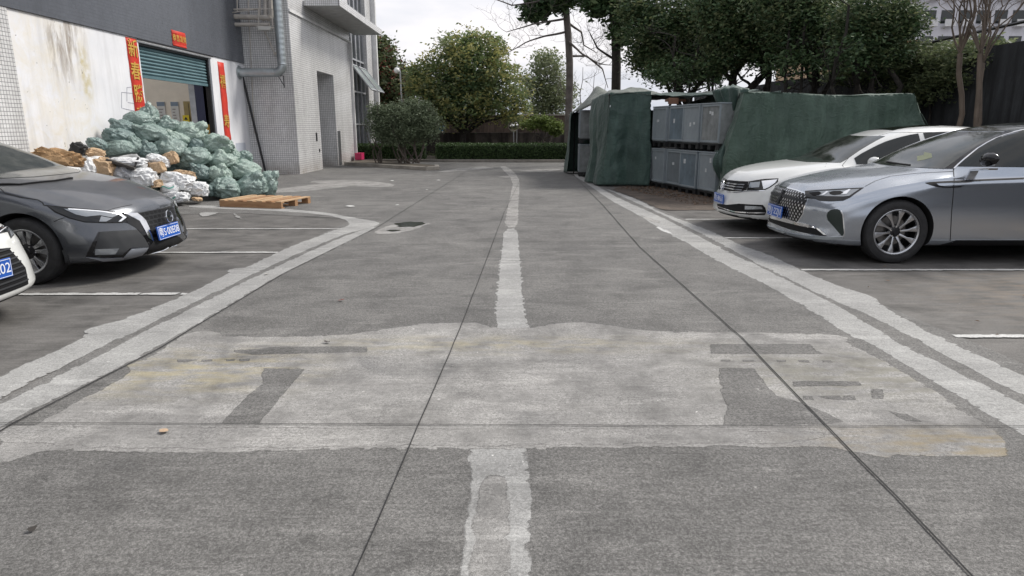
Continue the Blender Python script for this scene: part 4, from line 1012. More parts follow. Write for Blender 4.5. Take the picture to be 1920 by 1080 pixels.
cg.patch('headlight_surround', CB([(455, 22), (700, 52), (1000, 72), (1210, 95), (1300, 150), (1228, 204), (1050, 206), (850, 199), (690, 160), (545, 98)]), M_TRIM, off=.002)
hl = cg.patch('headlight', CB([(470, 30), (700, 60), (1000, 80), (1200, 105), (1280, 150), (1220, 195), (1050, 198), (850, 190), (700, 150), (560, 90)]), M_LENSD)
cg.patch('reflector', CB([(640, 62), (800, 78), (1000, 90), (1130, 105), (1180, 125), (1120, 150), (1000, 128), (860, 140), (760, 120)]), M_LENS, off=.007, parent=hl)
cg.patch('reflector', CB([(1010, 138), (1120, 158), (1060, 190), (990, 190)]), M_LENS, off=.007, parent=hl)
cg.patch('light_strip', CB([(680, 62), (1000, 84), (1200, 108), (1262, 148), (1205, 190), (1180, 190), (1225, 150), (1180, 120), (1000, 94), (690, 72)]), M_LED, off=.009, parent=hl)
gr = cg.patch('grille', CA([(620, 212), (1000, 150), (1350, 90), (1415, 215), (1400, 400), (1360, 560), (1350, 650), (940, 785), (860, 540), (770, 350)]), grille_mat('honeycomb_grille', 'hex'), mirror=False, off=.004)
cg.patch('grille_surround', CA([(480, 300), (560, 325), (650, 380), (770, 570), (860, 730), (940, 790), (880, 905), (820, 860), (740, 720), (650, 570), (590, 510), (440, 420), (330, 395)]), M_GLOSS, off=.003)
cg.patch('chrome_blade', CA([(335, 205), (610, 212), (700, 280), (780, 360), (850, 510), (938, 782), (840, 715), (770, 570), (655, 370), (560, 318)]), M_CHROME, off=.010)
cg.patch('lower_intake', CA([(855, 905), (945, 795), (1370, 655), (1470, 700), (1590, 810), (1440, 850), (1100, 960), (810, 1045)]), M_TRIM, mirror=False, off=.006)
cg.strip('lip_trim', CA([(800, 1055), (1000, 1000), (1250, 925), (1430, 860)]), .018, M_CHROME, off=.012, mirror=False)
fs_ = cg.patch('fog_lamp_surround', CB([(990, 292), (1370, 270), (1440, 350), (1490, 440), (1310, 450), (1230, 530), (1040, 545), (860, 535), (930, 400)]), M_PGR, off=.004)
cg.patch('surround_edge', CB([(985, 292), (1000, 300), (955, 440), (930, 500), (1040, 530), (1225, 520), (1300, 455), (1310, 462), (1235, 540), (1040, 550), (858, 538), (925, 400)]), M_GLOSS, off=.007, parent=fs_)
cg.patch('fog_lamp', CB([(955, 465), (1190, 458), (1150, 515), (950, 522)]), M_LENS, off=.008, parent=fs_)
cg.patch('bumper_blade', CB([(865, 545), (1040, 556), (1230, 545), (1310, 465), (1482, 450), (1400, 540), (1200, 572), (1030, 580)]), mat('silver_trim', (.32, .34, .38), .3, .6, var=0), off=.010)
cg.strip('panel_seam', CC([(0, 498), (60, 550), (200, 585), (380, 612), (425, 640), (440, 668), (700, 690), (1070, 722), (1200, 742), (1390, 745), (1560, 715), (1728, 682)]), .009, M_SEAM, off=.002)
cg.strip('panel_seam', CB([(645, 150), (590, 168), (540, 190)]), .006, M_SEAM, off=.002)
cg.strip('panel_seam', CC([(1070, 722), (1130, 700), (1210, 682), (1320, 660)]), .005, M_SEAM, off=.002)
cg.strip('wheel_arch_shade', CB([(60, 165), (200, 150), (330, 185), (450, 250), (550, 340), (630, 450), (680, 580), (690, 640)]), .035, M_PGR, off=.004)  # dark strip painted in for the shading round the arch
cg.plate(-.075, .405, '粤S·00E08', tilt=-8, y=.07)
em = ring_badge(cg, 'badge', (-.075, .045, .555), .062, -8); bd = MB(); bd.box(-.07, .07, -.010, .010, 0, .006); q = bd.build('badge_bar', M_CHROME, em)
cg.mirror_unit(1.62, .93, 1.0, P_GRY, sides=(1,))
cg.strip('wiper', CC([(-20, 462), (90, 460), (200, 464), (330, 448), (560, 425), (720, 398)]), .02, M_TRIM, off=.014, mirror=False)

P_WHT = car_paint('white_paint', (.72, .73, .71), .0, .30, dust=.18)
import copy
VW = copy.deepcopy({k: v for k, v in GRY.items() if k != 'paint'}); VW['paint'] = P_WHT; VW['t']['zt'] = [.76, .83, .89, .945, .985, 1.02, 1.22, 1.375, 1.475, 1.495, 1.475, 1.40, 1.2, 1.1, 1.05]; VW['t']['ze'] = [.735, .80, .86, .915, .95, .985, 1.175, 1.325, 1.42, 1.44, 1.42, 1.34, 1.14, 1.07, 1.02]
cv = Car('white_sedan', VW, (3.17, 10.08, 0), 0, 'white sedan parked behind the silver one beside the green tarpaulin')
cv.wheels('five')
greenhouse(cv, 1.06, 1.36, 2.0, .735, .53)
VD = lambda pts: Z(1330, 230, .18519, pts)
VE = lambda pts: Z(1480, 220, .15625, pts)
hl = cv.patch('headlight', VD([(400, 600), (470, 586), (560, 575), (700, 570), (695, 600), (620, 655), (560, 684), (380, 686), (392, 640)]), M_LENSD)
cv.patch('reflector', VD([(415, 608), (515, 600), (505, 655), (400, 660)]), M_LENS, off=.007, parent=hl)
cv.patch('reflector', VD([(530, 592), (690, 577), (665, 610), (600, 655), (550, 675)]), M_LED, off=.007, parent=hl)
gr = cv.patch('grille', VD([(140, 575), (250, 592), (396, 600), (390, 640), (376, 682), (330, 694), (200, 692), (95, 668), (110, 625)]), M_HEX, mirror=False)
for L_ in ([(126, 598), (180, 611), (270, 625), (360, 630)], [(114, 622), (180, 636), (270, 650), (350, 656)], [(104, 646), (180, 662), (260, 678), (335, 684)]):
    cv.strip('grille_slat', VD(L_), .016, M_CHROME, off=.012, mirror=False, parent=gr)
cv.strip('chrome_trim', VD([(180, 700), (280, 706), (380, 694), (470, 690), (560, 690)]), .012, M_CHROME, off=.006)
lo = cv.patch('lower_intake', VD([(78, 820), (180, 832), (300, 820), (420, 828), (540, 832), (566, 860), (578, 905), (560, 935), (400, 932), (250, 915), (90, 868)]), M_TRIM, mirror=False)
cv.strip('intake_trim', VD([(84, 846), (180, 880), (260, 903), (400, 912), (575, 912)]), .014, M_CHROME, off=.010, mirror=False, parent=lo)
cv.patch('fog_lamp', VD([(362, 842), (530, 850), (540, 875), (362, 880)]), M_LENS, off=.008)
cv.strip('panel_seam', VD([(140, 568), (190, 582), (300, 594), (400, 597), (480, 582), (560, 571), (700, 566)]), .008, M_SEAM, off=.002)
cv.strip('panel_seam', VE([(430, 590), (445, 552)]), .006, M_SEAM, off=.002)
cv.strip('panel_seam', VE([(640, 570), (700, 500), (800, 410), (960, 290), (1060, 225), (1200, 185), (1500, 180), (1720, 180)]), .006, M_SEAM, off=.002)
cv.plate(-.06, .43, '粤S·8K61', y=0)
em = ring_badge(cv, 'badge', (.0, .01, .62), .07, 0)
bd = MB()
for q in ([(-.045, .035), (-.012, -.01), (0, .025), (.012, -.01), (.045, .035)], [(-.052, .01), (-.025, -.05), (0, -.005), (.025, -.05), (.052, .01)]): bd.tube([(x, y, .004) for x, y in q], .006, 6)
bd.build('badge_letter', M_CHROME, em)
cv.mirror_unit(1.66, .93, 1.01, P_WHT, sides=(-1,))
cv.patch2('sunroof', [(2.25, -.33), (2.9, -.33), (2.9, .33), (2.25, .33)], M_GLASS, 'z', off=.004)

TOY = copy.deepcopy({k: v for k, v in GRY.items() if k != 'paint'}); TOY['paint'] = P_WHT
cy = Car('white_car', TOY, (-3.79, 4.66, 0), math.pi, 'white car cut by the left edge of the photo, nearest on the left')
cy.wheels('seven')
greenhouse(cy, 1.06, 1.30, 2.02, .735, .545)
hl = cy.patch('headlight', Z(0, 380, .16667, [(-200, 430), (0, 275), (60, 235), (100, 210), (150, 262), (182, 330), (120, 405), (85, 330), (0, 350), (-180, 480)]), M_LENSD)
cy.patch('reflector', Z(0, 380, .16667, [(85, 275), (125, 240), (160, 330), (122, 385)]), M_LENS, off=.007, parent=hl)
cy.patch('light_strip', Z(0, 380, .16667, [(-190, 440), (0, 318), (80, 262), (80, 275), (0, 332), (-185, 456)]), M_LED, off=.007, parent=hl)
gr = cy.patch2('grille', [(-.40, .28), (.40, .28), (.44, .40), (.34, .575), (.12, .60), (-.12, .60), (-.34, .575), (-.44, .40)], M_HEX, 'x', off=.006)
for k in range(8):
    z = .31 + k * .036; w = .40 - max(0, z - .45) * .5
    cy.patch2('grille_slat', [(-w, z), (w, z), (w, z + .011), (-w, z + .011)], M_PGR, 'x', off=.016, parent=gr, skirt=.012)
cy.plate(-.065, .46, '粤S·6A02', y=.02)


for c in (cg, cv, cy):
    door_lines(c, [1.35, 2.45, 3.35], .28, .96)
    for sg in (-1, 1):
        for x in (2.18, 3.08): c.patch2('door_handle', [(x, .83), (x + .2, .835), (x + .2, .86), (x, .855)], c.spec['paint'], 'y', sgn=sg, off=.02)
M_TAIL = mat('tail_red', (.25, .01, .01), .2, var=0)
for c in (cs, cg, cv, cy):
    Lc = c.spec['t']['x'][-1]
    for sg in (-1, 1):
        for a in (1,):
            b = MB(); h = [c.bvh.ray_cast(Vector((Lc + 1, sg * y, z)), Vector((-1, 0, 0))) for y, z in ((.42, .80), (.74, .80), (.74, .90), (.42, .88))]
            if all(q[0] for q in h):
                b.prism([q[0] + Vector((.006, 0, 0)) for q in h], (-.03, 0, 0)); b.build('tail_light', M_TAIL, c.root)
# ------------------------------------------------------------ crates and tarpaulins on the right
def cloth_mat(name, a, b):
    t = NT(name); v = t.coord('Object'); n = t.noise(v, 1.3, 7, .65, .5); w = t.noise(t.coord('Object', (1, 1, 1)), 260, 2)
    c = t.ramp(n, [(.3, a), (.7, b)])
    fd = t.ramp(t.noise(t.coord('Object', (6, 6, .8)), 1, 6, .6), [(.45, 0.0), (.75, .45)])
    c = t.mix(fd, c, tuple(min(1, q * 1.9 + .01) for q in b))
    t.set(Base_Color=c, Roughness=.62); t.b.inputs['Sheen Weight'].default_value = .15
    r1 = t.math('ABSOLUTE', t.math('SUBTRACT', t.noise(t.coord('Object', (1.6, 1.6, .7)), 1.6, 4, .5, .9), .5)); r2 = t.math('ABSOLUTE', t.math('SUBTRACT', t.noise(t.coord('Object', (1, 1, 1.6), (5, 2, 8)), 3.2, 5, .55, 1.2), .5))
    h = t.math('ADD', t.math('MULTIPLY', t.ramp(r1, [(0.0, 1.0), (.12, 0.0)]), 1.0), t.math('MULTIPLY', t.ramp(r2, [(0.0, 1.0), (.1, 0.0)]), .5)); t.bump(t.math('ADD', h, t.math('MULTIPLY', w, .05)), .38, .028)
    return t.m
M_TARP = cloth_mat('dark_green_tarp', (.014, .038, .031), (.030, .062, .049)); M_TARP2 = cloth_mat('green_tarp', (.030, .062, .045), (.055, .094, .070)); M_TARPG = cloth_mat('faded_tarp', (.075, .09, .075), (.12, .135, .115))
def grid_surf(mb, c00, c10, c01, c11, nu, nv, amp, freq=2.0, vert=.0, seed=0, sag=0, out=None, mi=0):
    """bilinear cloth patch with folds; c00..c10 along u, c01..c11 the other edge"""
    c00, c10, c01, c11 = map(Vector, (c00, c10, c01, c11)); n = (c10 - c00).cross(c01 - c00).normalized()
    if out is not None and n.dot(Vector(out)) < 0: n = -n
    L_ = (c10 - c00).length; vs = []
    for j in range(nv + 1):
        for i in range(nu + 1):
            u, v = i / nu, j / nv; p = c00.lerp(c10, u).lerp(c01.lerp(c11, u), v)
            e = min(1, 6 * min(u, 1 - u) + .25) * min(1, 6 * min(v, 1 - v) + .3)
            q = Vector((p.x * freq, p.y * freq, p.z * freq * .5 + seed))
            d = noise.noise(q) * .6 + noise.noise(q * 2.3) * .35 + (1 - abs(noise.noise(q * 1.7 + Vector((5, 1, 2)))) * 2) * .25
            fold = math.sin(u * L_ * 8.5 + 2.5 * noise.noise(Vector((u * 3, v * 1.5, seed)))) * v * vert
            p = p + n * (amp * d * (.4 + .6 * e) + fold); p.z -= sag * 4 * u * (1 - u) * math.sin(math.pi * min(1, v * 1.0))
            if p.z < .02: p.z = .02 + .01 * i % .02
            vs.append(p)
    w = nu + 1; mb.add(vs, [(j * w + i, j * w + i + 1, (j + 1) * w + i + 1, (j + 1) * w + i) for j in range(nv) for i in range(nu)], mi)
def warp(o, amp=.095, fr=.75):
    for v in o.data.vertices:
        p = v.co; k = min(1, max(0, p.z) / .5); q = Vector((p.x * fr, p.y * fr, p.z * fr * .8)); n1 = noise.noise_vector(q + Vector((3, 7, 1))); n2 = noise.noise_vector(q * 3.3); n3 = noise.noise_vector(q * 8)
        d = n1 * amp + n2 * amp * .25 + n3 * amp * .06; d.z *= .75; v.co = p + d * (.25 + .75 * k) if p.z > .06 else p + Vector((d.x, d.y, 0))
def weld(o, thick=.008):
    warp(o)
    bm = bmesh.new(); bm.from_mesh(o.data); bmesh.ops.remove_doubles(bm, verts=bm.verts, dist=.03); bm.to_mesh(o.data); bm.free()
    o.data.shade_smooth(); m = o.modifiers.new('thickness', 'SOLIDIFY'); m.thickness = thick; m.offset = 0
M_BOX = mat('crate_grey_plastic', (.155, .18, .195), .5, var=.16, vs=2.5, bump=.1, bs=20); M_BOXB = mat('crate_light_plastic', (.24, .275, .295), .5, var=.12, vs=3)
M_BOX2 = mat('crate_blue_grey_plastic', (.135, .175, .205), .45, var=.3, vs=3, bump=.1, bs=20); M_BOX3 = mat('crate_worn_plastic', (.20, .215, .215), .6, var=.3, vs=5, bump=.1, bs=20)
M_BASE = mat('crate_black_base', (.012, .013, .014), .6, var=.2); M_LAB = mat('crate_label', (.55, .57, .58), .6, var=.2, vs=15)
def crate(loc, rz, z0, label, rnd, group='grey pallet boxes stacked two high'):
    W_, D_, HB, HP = .80, .98, .83, .13
    e = empty('pallet_box', (loc[0], loc[1], z0), rz, label, 'plastic crate', group)
    # local: x outward face at -x, y along row 0..W
    b = MB(); b.box(.012, D_, .012, W_ - .012, HP, HP + HB - .03); b.build('box', rnd.choice([M_BOX, M_BOX2, M_BOXB, M_BOX3]), e, bevel=.012)  # box tones vary to imitate faces lit unevenly
    b = MB()
    for y in (.012, W_ - .05): b.box(-.006, .03, y, y + .038, HP + .02, HP + HB - .035)
    b.box(-.006, .03, .052, W_ - .052, HP + HB - .075, HP + HB - .036); b.box(-.006, .02, .052, W_ - .052, HP + .02, HP + .06)
    b.box(-.01, D_ + .01, 0, W_, HP + HB - .028, HP + HB)
    b.build('frame', M_BOXB, e, bevel=.004)
    b = MB(); b.box(0, D_, .005, W_ - .005, HP - .035, HP - .002)
    for y in (.01, W_ / 2 - .06, W_ - .13): 
        for x in (.01, D_ / 2 - .06, D_ - .13): b.box(x, x + .12, y, y + .12, 0, HP - .036)
    b.build('pallet_base', M_BASE, e)
    for k in range(rnd.randint(1, 2)):
        y = rnd.uniform(.15, .55); z = HP + rnd.uniform(.35, .62); h = rnd.uniform(.05, .10); b = MB(); b.box(-.004 + .009, .0115, y, y + rnd.uniform(.05, .09), z, z + h); b.build('label', M_LAB, e)
rnd = random.Random(5)
P0, P1 = Vector((3.50, 17.15)), Vector((4.22, 14.02)); dirv = (P1 - P0).normalized(); ang = math.atan2(dirv.y, dirv.x) - math.pi / 2   # local +y along row
names = ['farthest', 'second farthest', 'second nearest', 'nearest']
for k in range(4):
    for lv in (0, 1):
        # local y axis points from the near end to the far end so that local -x faces the lane
        p = P0 + dirv * (.80 * (k + 1)); jx = (.0, .05, .0, .03)[k]
        n = Vector((dirv.y, -dirv.x)); n = n if n.x < 0 else -n
        q = p + n * (-jx)
        crate(q, math.atan2(-dirv.y, -dirv.x) - math.pi / 2 + rnd.uniform(-.02, .02), 0.0 + lv * 1.0, '%s grey pallet box of the %s layer in the open row' % (names[k], ('bottom', 'top')[lv]), rnd)
for k, (x, y) in enumerate(((2.02, 20.5), (2.22, 18.75), (2.32, 17.75))):
    for lv in (0, 1):
        if k == 2: continue
        crate((x, y), -.06, lv * 1.0, '%s pallet box of the %s layer under the open flap of the far tarpaulin shelter' % (('far', 'near')[k], ('bottom', 'top')[lv]), rnd, 'grey pallet boxes under the far shelter')
# far shelter: roof sheet, curtain, end strip
b = MB(); ov = 1
grid_surf(b, (2.42, 17.28, 2.32), (3.42, 17.28, 2.33), (2.22, 17.08, .03), (3.46, 17.02, .03), 60, 60, .09, 2.4, .075, 3, out=(0, -1, 0))
grid_surf(b, (2.20, 18.55, 2.20), (2.42, 17.28, 2.32), (2.02, 18.25, .03), (2.22, 17.08, .03), 24, 44, .05, 2.5, .06, 9, out=(-1, 0, 0))
e = empty('tarpaulin_shelter', (2.4, 19.5, 0), 0, 'far dark green tarpaulin shelter with a hanging front curtain and humped faded roof', 'tarpaulin', 'green tarpaulins'); ei = Matrix.Translation(e.location).inverted()
o = b.build('curtain', M_TARP, smooth=180); o.parent = e; o.matrix_parent_inverse = ei; weld(o)
b = MB(); grid_surf(b, (1.92, 22.3, 1.95), (1.90, 21.55, 1.97), (1.74, 22.3, .03), (1.72, 21.6, .03), 12, 30, .03, 2.5, .03, 5, out=(-1, 0, 0))
grid_surf(b, (1.92, 22.3, 1.95), (4.9, 22.3, 2.0), (1.74, 22.3, .03), (4.9, 22.3, .03), 30, 14, .05, 2, .03, 5, out=(0, 1, 0))
o = b.build('end_flap', M_TARP, smooth=180); o.parent = e; o.matrix_parent_inverse = ei; weld(o)
b = MB(); nu, nv = 46, 60; vs = []
for j in range(nv + 1):
    for i in range(nu + 1):
        u, v = i / nu, j / nv; y = 17.25 + 5.1 * v; x0 = 2.40 - .52 * v; x = x0 + (5.3 - x0) * u
        z = 2.33 - .37 * v * (1 - min(1, u * 2.2)) + .36 * min(1, u * 6) * math.exp(-((x - 2.55) / .55)**2 - ((y - 21.0) / 1.0)**2) * 1.45 + .24 * math.exp(-((x - 3.05) / .6)**2 - ((y - 18.5) / .9)**2)
        z += .05 * noise.noise(Vector((x * 1.6, y * 1.6, 4))) + .03 * noise.noise(Vector((x * 4, y * 4, 1))) - .12 * max(0, math.sin(math.pi * u)) * (1 - v) * (1 if u < .9 else 0)
        if u == 0 or i == 1: z -= .05 * (2 - i)
        vs.append((x, y, z))
w = nu + 1; b.add(vs, [(j * w + i, j * w + i + 1, (j + 1) * w + i + 1, (j + 1) * w + i) for j in range(nv) for i in range(nu)])
o = b.build('roof_sheet', M_TARPG, smooth=180); o.parent = e; o.matrix_parent_inverse = ei; weld(o)
b = MB(); b.tube([(2.44, 17.34, 0), (2.44, 17.34, 2.26)], .02, 6); b.tube([(2.0, 21.9, 0), (2.0, 21.9, 1.9)], .02, 6); b.tube([(2.44, 17.34, 2.26), (2.0, 21.9, 1.9)], .02, 6); o = b.build('pole', M_BLACKM); o.parent = e; o.matrix_parent_inverse = ei
b = MB(); grid_surf(b, (5.25, 17.3, 2.25), (5.25, 22.3, 2.15), (5.3, 17.2, .03), (5.3, 22.3, .03), 40, 14, .06, 2, .03, 12, out=(1, 0, 0)); grid_surf(b, (5.25, 17.3, 2.25), (5.5, 14.2, 2.2), (5.3, 17.3, .03), (5.6, 14.2, .03), 30, 14, .06, 2, .03, 14, out=(1, 0, 0)); o = b.build('backdrop_curtain', M_TARP, smooth=180); o.parent = e; o.matrix_parent_inverse = ei; weld(o)  # curtain added as a dark backdrop behind the shelter and crate row
# flap over the open crate row
b = MB(); grid_surf(b, (3.42, 17.2, 2.25), (4.75, 15.2, 2.16), (4.6, 18.2, 2.30), (5.4, 14.9, 2.27), 30, 16, .07, 2.6, .0, 15, sag=.04, out=(0, 0, 1)); o = b.build('side_flap', M_TARP, smooth=180); o.parent = e; o.matrix_parent_inverse = ei; weld(o)
# near big tarpaulin
e = empty('tarpaulin_cover', (6.2, 15, 0), 0, 'large green tarpaulin covering a box shaped stack behind the white sedan', 'tarpaulin', 'green tarpaulins'); ei = Matrix.Translation(e.location).inverted()
b = MB()
T = [(4.62, 13.80, 2.13), (7.95, 13.65, 2.06), (8.05, 16.3, 2.06), (4.95, 16.3, 2.12)]; B_ = [(4.22, 13.55, .02), (8.8, 13.25, .02), (8.85, 16.6, .02), (4.6, 16.6, .02)]
for i, o_ in ((0, (0, -1, 0)), (1, (1, 0, 0)), (2, (0, 1, 0))): grid_surf(b, T[i], T[(i + 1) % 4], B_[i], B_[(i + 1) % 4], 90, 50, .10, 1.5, .05, i * 3 + 2, out=o_)
grid_surf(b, T[0], T[3], B_[0], B_[3], 40, 40, .13, 2.4, .05, 21, out=(-1, 0, 0)); grid_surf(b, T[0], T[1], T[3], T[2], 60, 40, .04, 1.5, 0, 30, out=(0, 0, 1))
o = b.build('cover', M_TARP2, smooth=180); o.parent = e; o.matrix_parent_inverse = ei; weld(o)
# bunched cloth hanging at its left corner
b = MB(); nr, nk = 60, 40; vs = []
for j in range(nr + 1):
    v = j / nr; cx = 4.62 - .15 * v + .05 * math.sin(v * 7); cy = 14.6 - .75 * v; cz = 2.26 * (1 - v) + .03; rad = (.34 * (1 - v) ** .6 + .10) * (.75 + .25 * math.cos(v * 9)) if v > .03 else .14 + v * 6
    for k in range(nk):
        a = 2 * math.pi * k / nk; q = Vector((math.cos(a) * 2.2, math.sin(a) * 2.2, v * 3.5)); r_ = rad * (1 + .45 * noise.noise(q) + .22 * math.sin(a * 9 + v * 5) * (.3 + v))
        vs.append((cx + r_ * .8 * math.cos(a), cy + r_ * math.sin(a), cz + .05 * noise.noise(q * 2)))
b.add(vs, [(j * nk + k, j * nk + (k + 1) % nk, (j + 1) * nk + (k + 1) % nk, (j + 1) * nk + k) for j in range(nr) for k in range(nk)] + [tuple(range(nk))])
o = b.build('bunched_fold', M_TARP, smooth=180); o.parent = e; o.matrix_parent_inverse = ei; warp(o)
o = MB().box(4.9, 7.9, 13.95, 16.1, .02, 1.98).build('covered_stack', M_BASE); o.parent = e; o.matrix_parent_inverse = ei
b = MB(); b.box(3.7, 4.15, 16.5, 16.75, 2.06, 2.12); b.box(3.72, 3.95, 16.4, 16.5, 2.0, 2.14)
tag(b.build('wooden_board', mat('board_brown', (.16, .08, .05), .8, var=.2), bevel=.004), 'brown wooden board lying on top of the open crate row', 'board')
# fallen leaves on the verge and bays: one countless litter
def litter(name, region, n, m, size, seed, label):
    rr = random.Random(seed); b = MB()
    for _ in range(n):
        x, y = region(rr); a = rr.uniform(0, 6.28); s = size * rr.uniform(.5, 1.2); z = .0125 + rr.random() * .003
        p = [(math.cos(a + t) * s * k, math.sin(a + t) * s * k) for t, k in ((0, 1), (1.2, .4), (3.1, 1), (4.6, .45))]
        b.add([(x + px, y + py, z + (.012 if i % 2 else 0) * rr.random()) for i, (px, py) in enumerate(p)], [(0, 1, 2, 3)])
    o = b.build(name, m, recalc=False); return tag(o, label, 'leaves', kind='stuff')
def leaf_mat(name, cols, rough=.6, transl=.0):
    t = NT(name); g = t.n('ShaderNodeNewGeometry'); n = len(cols)
    c = t.ramp(g.outputs['Random Per Island'], [(i / max(1, n - 1), q) for i, q in enumerate(cols)])
    t.set(Base_Color=c, Roughness=rough); t.b.inputs['Specular IOR Level'].default_value = .3
    if transl:
        tr = t.n('ShaderNodeBsdfTranslucent'); t.l(c, tr.inputs[0]); mx_ = t.n('ShaderNodeMixShader'); mx_.inputs[0].default_value = transl
        t.l(t.b.outputs[0], mx_.inputs[1]); t.l(tr.outputs[0], mx_.inputs[2]); t.l(mx_.outputs[0], t.out.inputs[0])
    return t.m
M_DEADLEAF = leaf_mat('dead_leaf', [(.10, .06, .035), (.20, .11, .06), (.07, .05, .035), (.26, .18, .11)])
def reg1(r):
    while True:
        v = r.random() ** .7; u = r.random(); p = P0.lerp(P1 + Vector((.2, -1.0)), u) + Vector((-1, -.15)) * (r.random() ** 1.6) * (1.1); 
        return p.x + .15, p.y
litter('leaf_litter', reg1, 1500, M_DEADLEAF, .028, 1, 'brown fallen leaves scattered on the soil in front of the crates')
litter('leaf_litter', lambda r: (r.uniform(3.2, 9.5), r.uniform(3.5, 13.5)), 130, M_DEADLEAF, .025, 2, 'sparse fallen leaves on the right parking bays')
for k, (px_, lab) in enumerate((((308, 813), 'pale brown leaf lying on the lane by the left slab joint'), ((640, 566), 'reddish leaf lying on the lane left of the centre strip'), ((613, 645), 'dark curled leaf on the mortar patch'), ((62, 998), 'small dark leaf at the lower left of the lane'), ((500, 516), 'small pale scrap beside the left mortar strips'))):
    p = G(*px_); b = MB(); rr = random.Random(k); a0 = rr.uniform(0, 6); s = (.032, .03, .025, .022, .03)[k]
    ring = [(s * q * math.cos(a0 + t), s * q * .7 * math.sin(a0 + t)) for t, q in ((0, 1.2), (.8, .8), (1.7, .7), (2.6, .9), (3.3, 1.1), (4.2, .7), (5.3, .8))]
    b.add([(p.x, p.y, .020)] + [(p.x + x, p.y + y, .0125 + .012 * rr.random()) for x, y in ring], [(0, i + 1, (i + 1) % 7 + 1) for i in range(7)])
    tag(b.build('fallen_leaf', mat('leafcol%d' % k, ((.42, .30, .20), (.16, .05, .04), (.06, .05, .045), (.04, .035, .03), (.5, .48, .44))[k], .7, var=.2, vs=60), smooth=180), lab, 'leaf', 'single leaves on the lane')
for k, (px_, s) in enumerate((((656, 388), .11), ((735, 340), .07), ((823, 339), .06), ((800, 357), .04), ((745, 386), .05))):
    p = G(*px_); b = MB(); rr = random.Random(k + 40)
    ring = [(s * rr.uniform(.7, 1.2) * math.cos(t), s * rr.uniform(.5, .8) * math.sin(t)) for t in (0, 1, 2, 3, 4, 5)]
    b.add([(p.x, p.y, .03)] + [(p.x + x, p.y + y, .0125 + .012 * rr.random()) for x, y in ring], [(0, i + 1, (i + 1) % 6 + 1) for i in range(6)])
    tag(b.build('paper_scrap', M_WHITEB), ('largest white paper scrap on the forecourt right of the wooden pallet', 'white scrap on the forecourt below the planted kerb', 'small white scrap near the kerb tip', 'tiny white scrap between the kerb tip and the lane joint', 'small white scrap between the pallet and the puddle')[k], 'litter', 'white scraps on the forecourt')
# ------------------------------------------------------------ sack pile and pallet
EA, EB = Vector((-6.75, 12.75)), Vector((-5.05, 14.55)); ED = (EB - EA).normalized(); EN = Vector((-ED.y, ED.x))
if EN.x > 0: EN = -EN
def pile_h(x, y):
    d = (Vector((x, y)) - EA).dot(EN); s = (Vector((x, y)) - EA).dot(ED)
    h = max(0, d) * 1.0
    cap = 1.75 if s > -.3 else 1.75 + (s + .3) * .9
    return min(h, max(.55, cap))
def on_pile(px, r=0):
    d = ray(*px); t = 9.0
    while t < 30:
        p = Vector((0, 0, CAMH)) + d * t
        if p.z < pile_h(p.x, p.y) + .02 or p.x < XW + .35 and p.z < 2.6: return p
        t += .02
    return G(*px)
def sack_mat(name, a, b, rough=.26):
    t = NT(name); v = t.coord('Object'); n = t.noise(v, 3, 6, .6)
    r1 = t.noise(t.coord('Object', (1, 1, 1)), 7, 5, .6, 1.2); rid = t.math('ABSOLUTE', t.math('SUBTRACT', r1, .5))
    c = t.mix(t.ramp(rid, [(0.0, .35), (.05, 0.0)]), t.ramp(n, [(.3, a), (.7, b)]), tuple(min(1, q * 1.6) for q in b))
    t.set(Base_Color=c, Roughness=rough); t.bump(t.math('ADD', t.math('MULTIPLY', t.ramp(rid, [(0.0, 0.0), (.16, 1.0)]), .5), t.math('MULTIPLY', t.ramp(t.math('ABSOLUTE', t.math('SUBTRACT', t.noise(v, 17, 5, .6, 1.0), .5)), [(0.0, 0.0), (.15, 1.0)]), .3)), 0.55, .03); t.b.inputs['Specular IOR Level'].default_value = .55
    return t.m
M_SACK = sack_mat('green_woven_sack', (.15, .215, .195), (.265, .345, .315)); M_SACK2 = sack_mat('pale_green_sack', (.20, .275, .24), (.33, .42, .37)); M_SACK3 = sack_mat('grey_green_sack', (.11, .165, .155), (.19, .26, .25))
M_WSACK = sack_mat('white_plastic_sack', (.60, .62, .63), (.76, .77, .78), .62); M_GSACK = sack_mat('grey_sack', (.26, .27, .29), (.38, .39, .41), .4)
M_PAPER = sack_mat('brown_paper', (.38, .26, .15), (.54, .39, .25), .8); M_PAPER2 = sack_mat('ochre_paper', (.31, .185, .085), (.44, .28, .145), .8)
M_TEAL = mat('teal_print', (.10, .42, .34), .6, var=.2)
